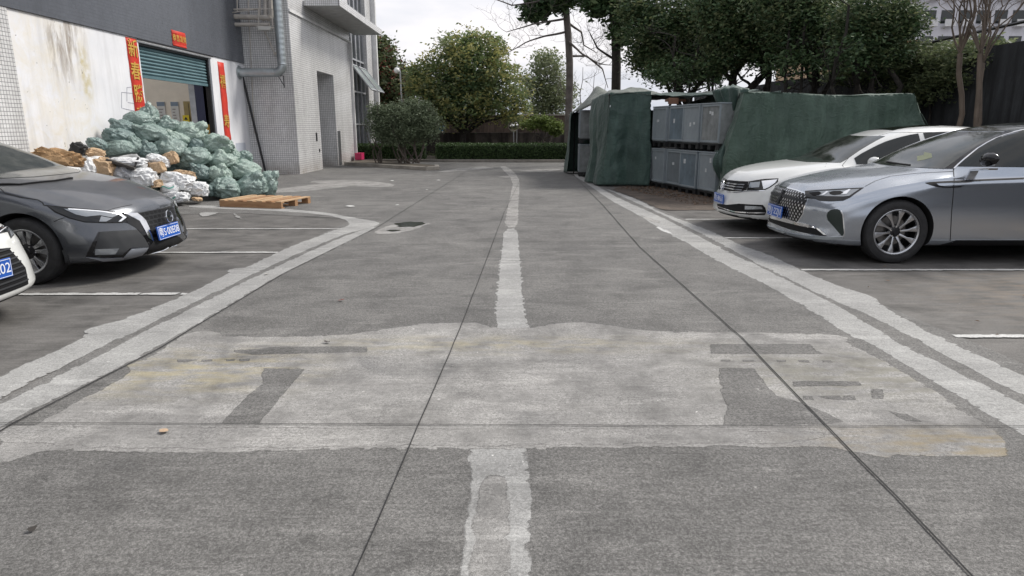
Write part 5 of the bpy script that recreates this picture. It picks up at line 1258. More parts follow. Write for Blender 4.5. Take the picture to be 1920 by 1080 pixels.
def sack(name, c, rx, ry, rz_, rot, seed, m, label, cat, group, knot=True, crumple=0, knotdir=None, parts=None):
    """soft filled bag: squashed ball, gravity-flattened base, folds running to the tied neck"""
    rr = random.Random(seed); me = bpy.data.meshes.new(name); bm = bmesh.new(); bmesh.ops.create_icosphere(bm, subdivisions=(4 if crumple >= .7 else 5) if rx > .2 or not crumple else 3, radius=1)
    kd = Vector(knotdir or (rr.uniform(-.8, .8), rr.uniform(-.9, .1), rr.uniform(.3, 1))).normalized(); off = Vector((seed * 3.7, seed * 1.3, seed * 2.1))
    ph = rr.uniform(0, 6); u0 = kd.orthogonal().normalized(); w0 = kd.cross(u0)
    for v in bm.verts:
        p = v.co.copy(); d = p.dot(kd); ang = math.atan2(p.dot(w0), p.dot(u0))
        f = 1 + .13 * noise.noise(p * 1.3 + off) + .06 * noise.noise(p * 3 + off)
        rg = 1 - 2 * abs(noise.noise(p * 2.6 + off)); rg2 = 1 - 2 * abs(noise.noise(p * 5.5 + off * 1.7))
        r3 = 1 - 2 * abs(noise.noise(p * 9 + off)); f += .05 * max(0, rg) ** 2.5 + .035 * max(0, rg2) ** 3 + .004 * r3 - .03
        if knot:
            k = max(0, d - .25) / .75; f += k * (.10 * math.sin(ang * 9 + ph + 2 * noise.noise(p * 2 + off)) + .05 * math.sin(ang * 17 + ph * 2)) * (1 - k * .4)
            if d > .93: f += .34 * ((d - .93) / .07) ** 1.2
            if .86 < d <= .95: f -= .06
            fr = abs(math.sin(ang * 3.5 + ph + 3.2 * noise.noise(p * 1.4 + off * 2))); f -= .075 * (1 - fr) ** 4 * (1 - abs(d) ** 3)
            fr = abs(math.sin(ang * 6 + ph * 3 + 4.5 * noise.noise(p * 2.1 - off))); f -= .04 * (1 - fr) ** 4 * max(0, d + .5)
        if crumple:
            cz_ = noise.cell(p * 2.2 + off); f += crumple * (.20 * (rg - .3) + .14 * noise.noise(p * 4 + off) + .10 * (noise.cell(p * 2.6 + off) - .5))
            q = Vector((abs(p.x) ** .55 * (1 if p.x > 0 else -1), abs(p.y) ** .55 * (1 if p.y > 0 else -1), abs(p.z) ** .7 * (1 if p.z > 0 else -1))); p = p.lerp(q, .7 * crumple)
        p = p * f
        if p.z < -.55: p.z = -.55 + (p.z + .55) * .25
        v.co = Vector((p.x * rx, p.y * ry, p.z * rz_))
    bm.to_mesh(me); bm.free(); me.materials.append(m); me.shade_smooth() if not crumple else smooth_by_angle(me, 22 if crumple > .9 else 70)
    o = bpy.data.objects.new(name, me); COL.objects.link(o); o.location = c; o.rotation_euler = rot
    return tag(o, label, cat, group)
G4 = lambda x, y: (180 + x * .1458, 190 + y * .1458)
G3 = lambda x, y: (280 + x * .1297, 250 + y * .1297)
GW = lambda x, y: (60 + x * .125, 250 + y * .125)
bags = [  # centre px, half width px, half height px, label
 (G4(650, 190), 13, 15, 'pointed sack at the very top of the pile against the red couplet', 1), (G4(520, 250), 22, 13, 'big rounded sack near the top, left of the pointed one', 1),
 (G4(300, 350), 17, 13, 'dark folded sack on the upper left shoulder of the pile', 3), (G4(640, 430), 28, 15, 'widest sack across the middle of the upper pile', 1),
 (G4(870, 330), 21, 12, 'flattened sack to the right of the pointed top sack', 1), (G4(1180, 430), 26, 17, 'pleated pale sack in front of the dark blue column', 2),
 (G4(250, 460), 23, 12, 'sack at the left end of the second row, touching the white wall', 3), (G4(260, 620), 21, 13, 'sack with shiny creases above the brown paper bags', 1),
 (GW(920, 170), 16, 9, 'small low sack farthest left, against the stained wall', 3), (G4(460, 590), 13, 14, 'round upright sack in the left middle of the pile', 1),
 (G4(640, 650), 16, 13, 'crumpled dull sack just above the white plastic sheet', 3), (G4(900, 620), 27, 15, 'long sack slanting down in the centre of the pile', 1),
 (G4(980, 490), 22, 11, 'light sack under the flattened one, mid pile', 2), (G4(1230, 560), 15, 10, 'dark squeezed sack between two pale ones at mid pile', 3),
 (G4(1510, 580), 27, 16, 'loose olive green sack with a curled end in front of the right couplet', 2), (G4(1230, 745), 25, 16, 'big dark pleated sack right of the brown carton', 1),
 (G4(1570, 780), 26, 13, 'smooth full sack directly below the olive one', 2), (G3(690, 580), 15, 13, 'small dark sack at the inner lower part of the pile', 3),
 (G3(960, 620), 20, 15, 'shiny sack in the lower middle, above the star folded one', 2), (G3(1060, 820), 24, 17, 'bottom sack with folds meeting like a star', 1),
 (G3(1320, 550), 27, 15, 'broad pale sack on the right, two rows above the ground', 2), (G3(1350, 370), 12, 11, 'twisted knot of sack on the right shoulder', 1),
 (G3(1440, 790), 27, 18, 'large veined sack on the ground behind the wooden pallet', 1), (G3(1670, 760), 16, 21, 'sack at the far right foot of the pile', 1),
 (G3(1215, 345), 9, 9, 'small sack tucked below the end of the right couplet', 2), (G3(810, 850), 9, 10, 'little dark sack at ground level beside the white sacks', 3)]
for i, (px, hw, hh, lab, k) in enumerate(bags):
    p = on_pile(px); dep = p.y * .972 + .3; rx = hw / FPX * dep * 1.24; rz_ = hh / FPX * dep * 1.34
    rr = random.Random(i); c = p + Vector((0, .12, 0)) ; c.z = max(c.z, rz_ * .62)
    if c.x < XW + rx * .8: c.x = XW + rx * .8
    sack('rubbish_sack', c, rx, (rx + rz_) * .5, rz_, (rr.uniform(-.15, .15), rr.uniform(-.22, .22), rr.uniform(-.3, .3)), i + 1, (None, M_SACK, M_SACK2, M_SACK3)[k], lab, 'rubbish sack', 'green rubbish sacks heaped against the wall', knotdir=(0, -.1, 1) if i == 0 else ((0, -1, .25) if i == 19 else None))
# a few buried sacks carry the heap
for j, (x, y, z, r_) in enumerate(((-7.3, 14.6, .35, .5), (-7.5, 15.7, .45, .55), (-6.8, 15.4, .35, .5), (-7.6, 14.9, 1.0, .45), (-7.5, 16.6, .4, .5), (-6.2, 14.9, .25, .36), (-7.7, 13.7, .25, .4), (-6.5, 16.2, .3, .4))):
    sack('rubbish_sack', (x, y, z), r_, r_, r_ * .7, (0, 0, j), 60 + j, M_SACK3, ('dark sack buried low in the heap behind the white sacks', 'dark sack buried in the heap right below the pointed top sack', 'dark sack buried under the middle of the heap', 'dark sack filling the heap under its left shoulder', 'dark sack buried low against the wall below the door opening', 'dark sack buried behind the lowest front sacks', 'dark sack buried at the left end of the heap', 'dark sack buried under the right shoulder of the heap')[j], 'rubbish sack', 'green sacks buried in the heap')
whites = [(GW(590, 570), 17, 9, M_WSACK, .5, 'crinkled white plastic bag right behind the grey car windscreen'), (GW(850, 540), 18, 17, M_WSACK, .45, 'dusty white sack left of the upright brown paper bag'),
 (GW(1340, 610), 20, 14, M_GSACK, .5, 'dull grey sack lying under the black plank'), (GW(1640, 670), 25, 15, M_WSACK, .6, 'square white sack just above the grey car bonnet'),
 (GW(930, 400), 17, 6, M_WSACK, .6, 'thin white film bunched behind the dusty white sack'), (GW(1420, 425), 30, 7, M_WSACK, .6, 'long white sheet under the green sacks'), (G3(130, 400), 18, 10, M_WSACK, .6, 'white sheet end beside the brown carton'),
 (G3(390, 690), 27, 15, M_WSACK, .5, 'big crumpled white sack in front of the small dark sack'), (G3(700, 800), 17, 12, M_WSACK, .6, 'white sack with pointed corner at the right of the white heap'),
 (G3(360, 930), 24, 10, M_WSACK, .6, 'flat white sack with teal print lying on the ground'), (G3(310, 780), 15, 10, M_WSACK, .6, 'white sack with a teal stripe in the low centre')]
for i, (px, hw, hh, m, cr_, lab) in enumerate(whites):
    p = on_pile(px); p = p + Vector((.12, -.25, 0)); dep = p.y * .972 + .3; rx = hw / FPX * dep * 1.15; rz_ = hh / FPX * dep * 1.25; p.z = max(p.z, rz_ * .6); rr = random.Random(i + 90)
    o = sack('white_sack', p, rx, max(.16, (rx + rz_) * .45), rz_, (rr.uniform(-.1, .1), rr.uniform(-.25, .25), rr.uniform(-.3, .3)), i + 31, m, lab, 'sack', 'white sacks in front of the green heap', knot=False, crumple=cr_)
    if 'teal' in lab:
        # printed stripe laid on the sack
        bmx = bmesh.new(); bmx.from_mesh(o.data); bv = BVHTree.FromBMesh(bmx); bmx.free(); b = MB(); vs = []
        for q in range(15):
            for dz in (.1, .26):
                h = bv.ray_cast(Vector((-rx * .7 + rx * 1.3 * q / 14, -2, rz_ * (dz + .15 * math.sin(q * .5)))), Vector((0, 1, 0)))
                vs.append((h[0] + Vector((0, -.006, 0))) if h[0] else Vector((0, 0, 0)))
        b.add(vs, [(2 * q, 2 * q + 2, 2 * q + 3, 2 * q + 1) for q in range(14)]); b.build('printed_stripe', M_TEAL, o)
papers = [(GW(430, 375), 38, 16, M_PAPER2, 'large ochre brown paper sheet bag at the left foot of the stained wall'), (GW(990, 295), 14, 9, M_PAPER, 'tan paper bag resting below the small low green sack'), (GW(850, 275), 10, 6, M_PAPER, 'small torn brown paper left of the tan bag'),
 (GW(1100, 540), 18, 20, M_PAPER, 'upright brown paper bag standing in front of the white sacks'), (G3(320, 370), 14, 12, M_PAPER, 'square brown carton tilted in the middle of the heap'), (G3(130, 500), 15, 12, M_PAPER, 'opened pale brown bag left of the carton'), (G3(480, 590), 21, 8, M_PAPER, 'long brown paper strip above the big white sack'), (G3(120, 720), 9, 8, M_PAPER, 'crushed brown paper between two white sacks'), (G3(690, 930), 7, 4, M_PAPER, 'small tan bundle on the ground by the white sacks')]
for i, (px, hw, hh, m, lab) in enumerate(papers):
    p = on_pile(px) + Vector((.15, -.32, 0)); dep = p.y * .972 + .3; rx = hw / FPX * dep * 1.05; rz_ = hh / FPX * dep * 1.1; p.z = max(p.z, rz_ * .55); rr = random.Random(i + 190)
    if p.x < XW + rx + .05: p.x = XW + rx + .05
    sack('paper_bag', p, rx, max(.10, rz_ * .7), rz_, (rr.uniform(-.15, .15), rr.uniform(-.25, .25), rr.uniform(-.4, .4)), i + 51, m, lab, 'paper bag', 'brown paper bags on the heap', knot=False, crumple=1.0)
def bar3(name, pa, pb, w, h, m, lab, cat, lift=(.2, -.5, .05)):
    a = on_pile(pa) + Vector(lift); c = on_pile(pb) + Vector(lift); t = (c - a); L_ = t.length; t.normalize(); u = t.cross(Vector((0, 0, 1))).normalized(); w_ = u.cross(t)
    M0 = Matrix((( t.x, u.x, w_.x, a.x), (t.y, u.y, w_.y, a.y), (t.z, u.z, w_.z, a.z), (0, 0, 0, 1)))
    b = MB(); b.box(0, L_, -w / 2, w / 2, -h / 2, h / 2, M=M0); return tag(b.build(name, m, bevel=.006), lab, cat)
bar3('black_plank', GW(1200, 415), GW(1610, 545), .22, .05, mat('plank_dark', (.05, .045, .04), .6, var=.4, vs=9), 'dark plank lying slanted across the white sacks', 'plank')
bar3('black_rod', GW(1655, 385), GW(1605, 520), .03, .03, M_BLACKM, 'short black rod sticking up from the white sheet', 'rod')
p = on_pile(GW(720, 240)) + Vector((.1, -.2, 0)); sack('cloth_rag', p, .12, .1, .13, (0, .4, 0), 77, M_BLK, 'small black and white rag between the ochre and tan paper bags', 'rag', None, knot=False, crumple=1)
p = G(*G3(980, 925), .0) + Vector((0, .1, .05)); sack('net_bag', p, .20, .12, .07, (0, 0, 0), 78, mat('maroon_net', (.06, .015, .02), .7, var=.6, vs=40), 'dark maroon net bag at the foot of the star folded sack', 'net bag', None, knot=False, crumple=1)
# wooden pallet
M_WOOD = NT('pallet_wood'); v = M_WOOD.coord('Object', (1.5, 14, 14)); gN = M_WOOD.noise(v, 2, 6, .6, .4); M_WOOD.set(Base_Color=M_WOOD.ramp(gN, [(.3, (.26, .135, .065)), (.7, (.42, .25, .13))]), Roughness=.75); M_WOOD.bump(gN, .3, .004); M_WOOD = M_WOOD.m
M_WOOD2 = mat('pallet_wood_pale', (.46, .31, .18), .75, var=.2, vs=8)
pa, pb = G(412, 388), G(528, 392); pd = (pb - pa).normalized(); rz = math.atan2(pd.y, pd.x)
e = empty('wooden_pallet', pa, rz, 'low wooden pallet lying on the ground in front of the green sacks', 'pallet')
Lp = (pb - pa).length; Wp = 1.0
for i in range(7): MB().box(i * (Lp - .12) / 6 + rnd.uniform(-.004, .004), i * (Lp - .12) / 6 + .12, 0, Wp, .118, .138).build('deck_board', (M_WOOD2, M_WOOD2, M_WOOD)[i % 3], e, bevel=.003)
for y in (0, Wp / 2 - .05, Wp - .1):
    MB().box(0, Lp, y, y + .1, .0975, .1175).build('stringer_board', M_WOOD, e, bevel=.002); MB().box(0, Lp, y, y + .1, .002, .022).build('bottom_board', M_WOOD, e, bevel=.002)
    if y == 0: MB().box(0, Lp, .002, .05, .0225, .097).build('bearer', M_WOOD, e)
    else:
        for x in (0, Lp / 2 - .07, Lp - .14): MB().box(x, x + .14, y + .002, y + .098, .0225, .097).build('block', M_WOOD, e)
# ------------------------------------------------------------ walls, plants, far things
def stained(name, top, low, streak=.7, scale=1.0):
    t = NT(name); v = t.coord('World'); n = t.noise(v, 1.4 * scale, 7, .65); s = t.noise(t.coord('World', (2.2, 2.2, .25)), 1.6, 6, .65)
    c = t.mix(t.ramp(n, [(.35, 0.0), (.65, 1.0)]), low, top); c = t.mix(t.ramp(s, [(.42, streak), (.6, 0.0)]), c, tuple(q * .25 for q in low))
    t.set(Base_Color=c, Roughness=.95); t.bump(t.noise(v, 14, 6, .7), .5, .02); return t.m
M_WALLB = stained('black_stained_wall', (.13, .11, .10), (.045, .038, .036)); M_WALLU = stained('brown_wall', (.14, .105, .085), (.085, .06, .05)); M_WALLR = stained('dark_mossy_wall', (.040, .042, .046), (.016, .017, .019), .8, .6)
M_CAP = mat('wall_cap', (.32, .30, .25), .9, var=.25, vs=5)
e = empty('perimeter_wall', (-3, 34, 0), 0, 'low black stained perimeter wall behind the hedge, with pale cap', 'wall', 'perimeter walls')
put(e, 'wall_body', MB().box(-24, 11, 34, 34.25, 0, 1.20), M_WALLB); put(e, 'cap', MB().box(-24, -4.2 + .75, 33.95, 34.3, 1.201, 1.27), M_CAP)
e = empty('perimeter_wall', (2, 38, 0), 0, 'higher brown wall rising behind the low stained wall at the back', 'wall', 'perimeter walls')
put(e, 'wall_body', MB().box(-4.4, 10, 38, 38.25, 0, 2.08), M_WALLU); put(e, 'cap', MB().box(-4.4, 10, 37.95, 38.3, 2.081, 2.15), M_CAP)
e = empty('perimeter_wall', (10, 20, 0), 0, 'tall dark mossy side wall running behind the right parking bays', 'wall', 'perimeter walls')
b = MB(); N_ = 40
for i in range(N_):
    y0, y1 = -4 + i * 1.05, -4 + (i + 1) * 1.05; b.box(10, 10.35, y0, y1, 0, 3.12 + .10 * noise.noise(Vector((i * .4, 0, 0))))
put(e, 'wall_body', b, M_WALLR)
put(e, 'rail', MB().tube([(10.1, -2, 3.75), (10.1, 6, 3.62), (10.1, 13, 3.50), (10.1, 20, 3.42), (10.1, 26, 3.3)], .035, 6), M_BLACKM)
put(e, 'rail_post', MB().tube([(10.1, 12.6, 3.1), (10.1, 12.6, 3.5)], .03, 6), M_BLACKM)

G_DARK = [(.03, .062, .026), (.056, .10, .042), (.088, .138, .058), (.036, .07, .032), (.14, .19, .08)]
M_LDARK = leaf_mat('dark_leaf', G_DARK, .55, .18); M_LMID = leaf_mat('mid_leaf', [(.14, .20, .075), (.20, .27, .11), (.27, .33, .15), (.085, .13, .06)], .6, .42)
M_LOLIVE = leaf_mat('olive_leaf', [(.09, .12, .055), (.14, .17, .08), (.06, .085, .045), (.19, .205, .095)], .6, .4); M_LYEL = leaf_mat('yellow_flower_leaf', [(.36, .35, .13), (.29, .29, .10), (.44, .41, .17), (.20, .22, .08)], .7, .42)
M_LRED = leaf_mat('red_flower', [(.20, .04, .03), (.14, .05, .035), (.09, .06, .04)], .7, .1); M_LPALE = leaf_mat('pale_leaf', [(.18, .22, .12), (.26, .29, .16), (.13, .17, .09), (.32, .34, .20)], .7, .4)
M_LLIME = leaf_mat('lime_leaf', [(.13, .19, .04), (.19, .25, .06), (.08, .12, .035), (.22, .27, .09)], .6, .25); M_LHEDGE = leaf_mat('hedge_leaf', [(.035, .065, .022), (.06, .105, .038), (.09, .14, .052), (.045, .08, .03)], .5, .2)
M_LBUSH = leaf_mat('bush_leaf', [(.11, .145, .085), (.155, .195, .115), (.20, .24, .15), (.08, .105, .065)], .6, .2)
M_BARK = mat('bark', (.10, .085, .07), .95, var=.4, vs=7, bump=.8, bs=22, bd=.02); M_BARKD = mat('dark_bark', (.028, .024, .02), .95, var=.4, vs=7, bump=.8, bs=22, bd=.02)
M_BARKP = mat('pale_bark', (.12, .105, .095), .9, var=.3, vs=4, bump=.5, bs=16, bd=.02); M_BARKM = mat('myrtle_bark', (.11, .085, .065), .7, var=.3, vs=3, bump=.2, bs=12)
def leaves(name, blobs, n, size, m, seed, parent=None, clump=.33, per=26, shell=.55, flat=.5, frac=None):
    """n leaf faces gathered in clumps through each blob (centre, radii)"""
    rng = np.random.default_rng(seed); vol = np.array([b_[1][0] * b_[1][1] * b_[1][2] for b_ in blobs]) ** .75; vol /= vol.sum(); P = []
    for (c, r), w in zip(blobs, vol):
        k = max(3, int(n * w / per)); d = rng.normal(size=(k, 3)); d /= np.linalg.norm(d, axis=1)[:, None]
        rad = (shell + (1 - shell) * rng.random(k)) * (.88 + .24 * rng.random(k)); cc = np.array(c) + d * rad[:, None] * np.array(r)
        s = clump * (.6 + .8 * rng.random(k)) * min(r) ** .35
        q = rng.normal(size=(k, per, 3)) * .55; q[:, :, 2] *= .7; P.append((cc[:, None, :] + q * s[:, None, None]).reshape(-1, 3))
    P = np.concatenate(P); K = len(P); P[:, 2] = np.maximum(P[:, 2], .06)
    a = rng.normal(size=(K, 3)); a[:, 2] *= flat; a /= np.linalg.norm(a, axis=1)[:, None]; b_ = rng.normal(size=(K, 3)); b_ -= (b_ * a).sum(1)[:, None] * a; b_ /= np.linalg.norm(b_, axis=1)[:, None]
    sz = size * (.6 + .8 * rng.random(K))[:, None]; wd = sz * .42
    V = np.empty((K, 4, 3)); V[:, 0] = P - a * sz; V[:, 1] = P + b_ * wd; V[:, 2] = P + a * sz; V[:, 3] = P - b_ * wd
    me = bpy.data.meshes.new(name); me.vertices.add(K * 4); me.vertices.foreach_set('co', V.reshape(-1)); me.loops.add(K * 4); me.loops.foreach_set('vertex_index', np.arange(K * 4, dtype=np.int32))
    me.polygons.add(K); me.polygons.foreach_set('loop_start', np.arange(0, K * 4, 4, dtype=np.int32)); me.polygons.foreach_set('loop_total', np.full(K, 4, dtype=np.int32)); me.update(); me.validate()
    me.materials.append(m); o = bpy.data.objects.new(name, me); COL.objects.link(o)
    if parent: o.parent = parent; o.matrix_parent_inverse = Matrix.Translation(parent.location).inverted()
    return o
def limb(b, p, q, r0, r1, seed=0, wob=.08, n=7, sides=7):
    p, q = Vector(p), Vector(q); L_ = (q - p).length; pts = []; rad = []
    for i in range(n + 1):
        t = i / n; w = math.sin(math.pi * t) * L_ * wob
        pts.append(p.lerp(q, t) + Vector((noise.noise(Vector((seed, t * 2.3, 0))), noise.noise(Vector((seed, t * 2.3, 5))), .4 * noise.noise(Vector((seed, t * 2, 9))))) * w * 2.2); rad.append(r0 + (r1 - r0) * t)
    b.tube(pts, rad, sides, caps=False); return pts
def twigs(b, pts, r, rr, depth=2, L_=1.2, up=.4, n=4):
    for k in range(n):
        p = pts[rr.randint(len(pts) // 3, len(pts) - 1)]; d = Vector((rr.uniform(-1, 1), rr.uniform(-1, 1), rr.uniform(-.2, 1) + up)).normalized(); l = L_ * rr.uniform(.6, 1.2)
        q = limb(b, p, p + d * l, r, r * .4, rr.random() * 99, .12, 5, 4)
        if depth > 1: twigs(b, q, r * .5, rr, depth - 1, L_ * .55, up, n)
def tree(name, base, crown, trunk_r, mats, n, size, label, cat='tree', group=None, fork=.4, seed=1, barkm=None, clump=.4, per=26, extra=None, lean=(0, 0), shell=.5, twig=True):
    base = Vector(base); e = empty(name, base, 0, label, cat, group); b = MB(); rr = random.Random(seed)
    cc = sum((Vector(c) for c, r in crown), Vector()) / len(crown); zf = base.z + (cc.z - base.z) * fork
    f = Vector((base.x + lean[0], base.y + lean[1], zf)); limb(b, base - Vector((0, 0, .1)), f, trunk_r, trunk_r * .75, seed, .06, 8, 10)
    for c, r in crown:
        pts = limb(b, f, Vector(c), trunk_r * .5, trunk_r * .14, seed + c[0], .12, 7, 7)
        if twig: twigs(b, pts, trunk_r * .14, rr, 2, min(r) * .9, .3, 4)
    put(e, 'trunk', b, barkm or M_BARK, smooth=60, recalc=False)
    for i, (m, fr) in enumerate(mats):
        leaves('crown' if i == 0 else 'blossom', crown, int(n * fr), size, m, seed * 7 + i, e, clump, per, shell if i == 0 else .85)
    return e
def blob(px, py, hw, hh, Y, dy=None):
    c = AY(px, py, Y); k = (Y * .972 + .3) / FPX; return ((c.x, c.y, c.z), (hw * k, dy or (hw + hh) / 2 * k, hh * k))
# rounded tree in the middle
Yc = 33
tree('rounded_tree', (AY(868, 250, Yc).x, Yc, .05), [blob(830, 150, 55, 55, Yc), blob(885, 120, 62, 60, Yc), blob(800, 180, 40, 38, Yc - .5), blob(930, 170, 55, 55, Yc), blob(865, 195, 70, 40, Yc - .3), blob(965, 205, 32, 30, Yc), blob(790, 150, 28, 30, Yc), blob(860, 90, 30, 26, Yc), blob(915, 90, 34, 26, Yc)], .19,
     [(M_LMID, .5), (M_LPALE, .16), (M_LYEL, .26)], 31000, .085, 'round crowned tree with yellowish blossom in front of the back wall', fork=.3, seed=3, clump=.34, barkm=M_BARKD)
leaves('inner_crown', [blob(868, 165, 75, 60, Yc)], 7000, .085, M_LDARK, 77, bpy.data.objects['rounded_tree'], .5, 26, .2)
tree('flowering_tree', (AY(722, 250, 37).x, 37, 0), [blob(705, 110, 32, 45, 37), blob(735, 160, 42, 45, 37), blob(700, 180, 40, 50, 37), blob(752, 210, 35, 30, 37)], .16, [(M_LOLIVE, .75), (M_LRED, .16)], 24000, .11, 'tree with reddish flowers beside the corner of the tiled tower', seed=5, clump=.45)
tree('pale_tree', (AY(1035, 250, 41).x, 41, 0), [blob(1025, 130, 28, 34, 41), blob(1000, 165, 24, 25, 41), blob(1045, 180, 32, 34, 41), blob(1015, 205, 30, 20, 41)], .12, [(M_LPALE, 1)], 10000, .09, 'thin pale leaved tree behind the back wall, left of the tall bare trunk', seed=7, clump=.5, per=14)
tree('background_tree', (AY(810, 250, 44).x, 44, 0), [blob(790, 225, 45, 25, 44), blob(850, 225, 45, 22, 44), blob(760, 235, 35, 18, 44)], .15, [(M_LOLIVE, 1)], 9000, .13, 'low olive foliage showing above the wall left of the round tree', seed=8, clump=.6)
# two tall trunks with bare limbs
def tall(px_b, px_t, Y, r, barkm, label, seed, foliage, branches, name='tall_tree'):
    a = AY(px_b, 250, Y); c = AY(px_t, -420, Y); e = empty(name, (a.x, Y, 0), 0, label, 'tree', 'tall trunks'); b = MB()
    limb(b, (a.x, Y, 0), c, r, r * .6, seed, .012, 14, 12); rr = random.Random(seed)
    for pl in branches:
        pts = [AY(x, y, Y + dy) for x, y, dy in pl]; n = len(pts); P = []
        for i in range(n - 1):
            for k in range(4): P.append(pts[i].lerp(pts[i + 1], k / 4) + Vector((0, 0, .05 * noise.noise(Vector((i + k * .25, seed, pl[0][1]))))))
        P.append(pts[-1]); b.tube(P, [.055 - .045 * i / len(P) for i in range(len(P))], 6, caps=False)
        twigs(b, P, .011, rr, 3, 1.2, .15, 5)
    put(e, 'trunk', b, barkm, smooth=60, recalc=False)
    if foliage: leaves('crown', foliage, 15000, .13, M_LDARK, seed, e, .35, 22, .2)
    return e
tall(1066, 1054, 30, .17, M_BARKP, 'tall pale grey trunk with long bare branches behind the far shelter', 11, [blob(1030, 0, 40, 22, 30), blob(1000, 25, 18, 16, 30), blob(1060, -40, 60, 40, 30)],
     [[(1060, 60, 0), (1020, 68, -.5), (985, 80, -1), (950, 100, -1.2)], [(1061, 35, 0), (1000, 45, -.6), (950, 60, -1)], [(1063, 75, 0), (1090, 100, -.4), (1120, 118, -.8), (1150, 122, -1)], [(1065, 105, 0), (1100, 105, .5), (1130, 130, .6), (1140, 165, .5)], [(1062, 40, 0), (1090, 60, .5), (1095, 85, .8), (1120, 100, 1)], [(1056, 15, 0), (1020, 0, -.5), (960, 10, -1), (900, -10, -1.5)]])
tall(1151, 1156, 27, .20, M_BARKD, 'tall dark trunk with hanging leaves above the roof of the far shelter', 13, [blob(1125, 8, 32, 20, 27), blob(1150, -30, 60, 35, 27), blob(1163, 45, 14, 40, 27)], [[(1152, 60, 0), (1175, 40, .3), (1210, 20, .5)], [(1150, 110, 0), (1120, 90, .3), (1105, 60, .3)]])
b = MB(); rr = random.Random(3); e = empty('bare_sapling', (AY(1090, 250, 36).x, 36, 0), 0, 'fine leafless branches between the two tall trunks', 'tree')
for k in range(5): pts = limb(b, (e.location.x + k * .35 - .6, 36, 0), (e.location.x + k * .6 - 1.2, 36, 4.0 + .5 * math.sin(k)), .04, .012, k, .08); twigs(b, pts, .012, rr, 3, 1.2, .5, 4)
put(e, 'trunk', b, M_BARKP, recalc=False)
# dark evergreens behind the shelters
for i, (bx, Y, crown, lab) in enumerate((
    (1300, 24, [blob(1230, 60, 60, 50, 24), blob(1300, 90, 70, 60, 24), blob(1260, 128, 60, 26, 23.5), blob(1330, 20, 80, 50, 24), blob(1200, 10, 40, 30, 24), blob(1215, 110, 34, 30, 24), blob(1330, 138, 30, 14, 24)], 'dense evergreen tree nearest the dark tall trunk'),
    (1420, 21, [blob(1400, 60, 75, 60, 21), blob(1450, 100, 50, 26, 21), blob(1380, 10, 80, 50, 21), blob(1350, 118, 36, 20, 21)], 'dense evergreen with the thick black trunk behind the large tarpaulin'),
    (1540, 19, [blob(1520, 40, 80, 55, 19), blob(1560, 90, 40, 40, 19), blob(1480, 0, 60, 45, 19), blob(1500, 100, 26, 18, 19)], 'dark evergreen right of the thick black trunk'),
    (1632, 17, [blob(1640, 30, 70, 40, 17), blob(1690, 50, 45, 30, 17), blob(1610, 80, 40, 35, 17), blob(1660, 105, 50, 26, 17)], 'twin stemmed dark tree left of the far white flats'))):
    tree('evergreen_tree', (AY(bx, 250, Y).x, Y, 0), crown, (.20, .34, .2, .2)[i], [(M_LDARK, .8), (M_LOLIVE, .25)], (42000, 34000, 26000, 18000)[i], (.066, .06, .054, .048)[i], lab, 'tree', 'dark evergreens behind the tarpaulins', fork=.35, seed=21 + i, barkm=M_BARKD, clump=.36, per=20, shell=.3)
for i, (x0, Y) in enumerate(((1240, 22), (1285, 21.5), (1340, 21), (1470, 18.5), (1500, 18.2), (1580, 16.5))):
    c = AY(x0, 175, Y); e = empty('sapling_stem', (c.x, Y, 0), 0, 'thin dark stem number in the understorey', 'tree'); 
    e['label'] = ('thin dark stem under the evergreen, just right of the far shelter roof', 'thin dark stem behind the open crate row', 'thin dark stem above the bunched cloth', 'thin dark stem behind the middle of the large tarpaulin', 'slender stem right next to the middle stem', 'thin dark stem behind the right end of the large tarpaulin')[i]; e['group'] = 'understorey stems'
    b = MB(); pts = limb(b, (c.x, Y, 0), (c.x + rr.uniform(-.4, .4), Y, 4.2), .05, .03, i, .05); twigs(b, pts, .018, rr, 2, 1.2, .3, 5); put(e, 'trunk', b, M_BARKD, recalc=False)
    leaves('crown', [((c.x, Y, 3.1), (.7, .7, .5))], 500, .06, M_LDARK, 300 + i, e, .3, 14, .2)
# ivy over the side wall
e = empty('wall_ivy', (9.9, 15, 3), 0, 'climbing foliage spilling over the dark side wall behind the large tarpaulin', 'plant')
leaves('foliage', [((9.9, 17.5, 3.0), (.4, 2.2, .5)), ((9.8, 15.6, 2.8), (.35, 1.0, .5)), ((9.8, 17, 2.3), (.3, 1.5, .4)), ((9.9, 20, 3.2), (.5, 2.5, .6))], 20000, .045, M_LOLIVE, 91, e, .25, 18, .3)
b = MB(); [limb(b, (9.9, 13.5 + k * 1.4, 1.2), (9.9, 13.8 + k * 1.4, 3.3), .025, .01, k) for k in range(2, 5)]; put(e, 'stem', b, M_BARKD, recalc=False)
# smooth barked bare trees by the side wall
def myrtle(px, Y, label, seed, stems):
    a = AY(px, 250, Y); e = empty('bare_tree', (a.x, Y, 0), 0, label, 'tree', 'smooth barked bare trees'); b = MB(); rr = random.Random(seed)
    for (xb, xk, yk, r) in stems:
        k0 = AY(xk, yk, Y); b0 = Vector((AY(xb, 250, Y).x, Y, 0)); limb(b, b0, k0, r * 1.1, r, seed + xb, .03, 8, 10)
        for j in range(7):
            q = k0 + Vector((rr.uniform(-.55, .6), rr.uniform(-.6, .6), rr.uniform(1.2, 1.9))); pts = limb(b, k0, q, r * .42, r * .15, seed + j + xb, .08, 6, 6); twigs(b, pts, r * .2, rr, 3, .75, .6, 3)
    put(e, 'trunk', b, M_BARKM, smooth=60, recalc=False)
myrtle(1803, 12, 'single stemmed smooth bare tree left of the crossed pair', 3, [(1806, 1800, 100, .042)])
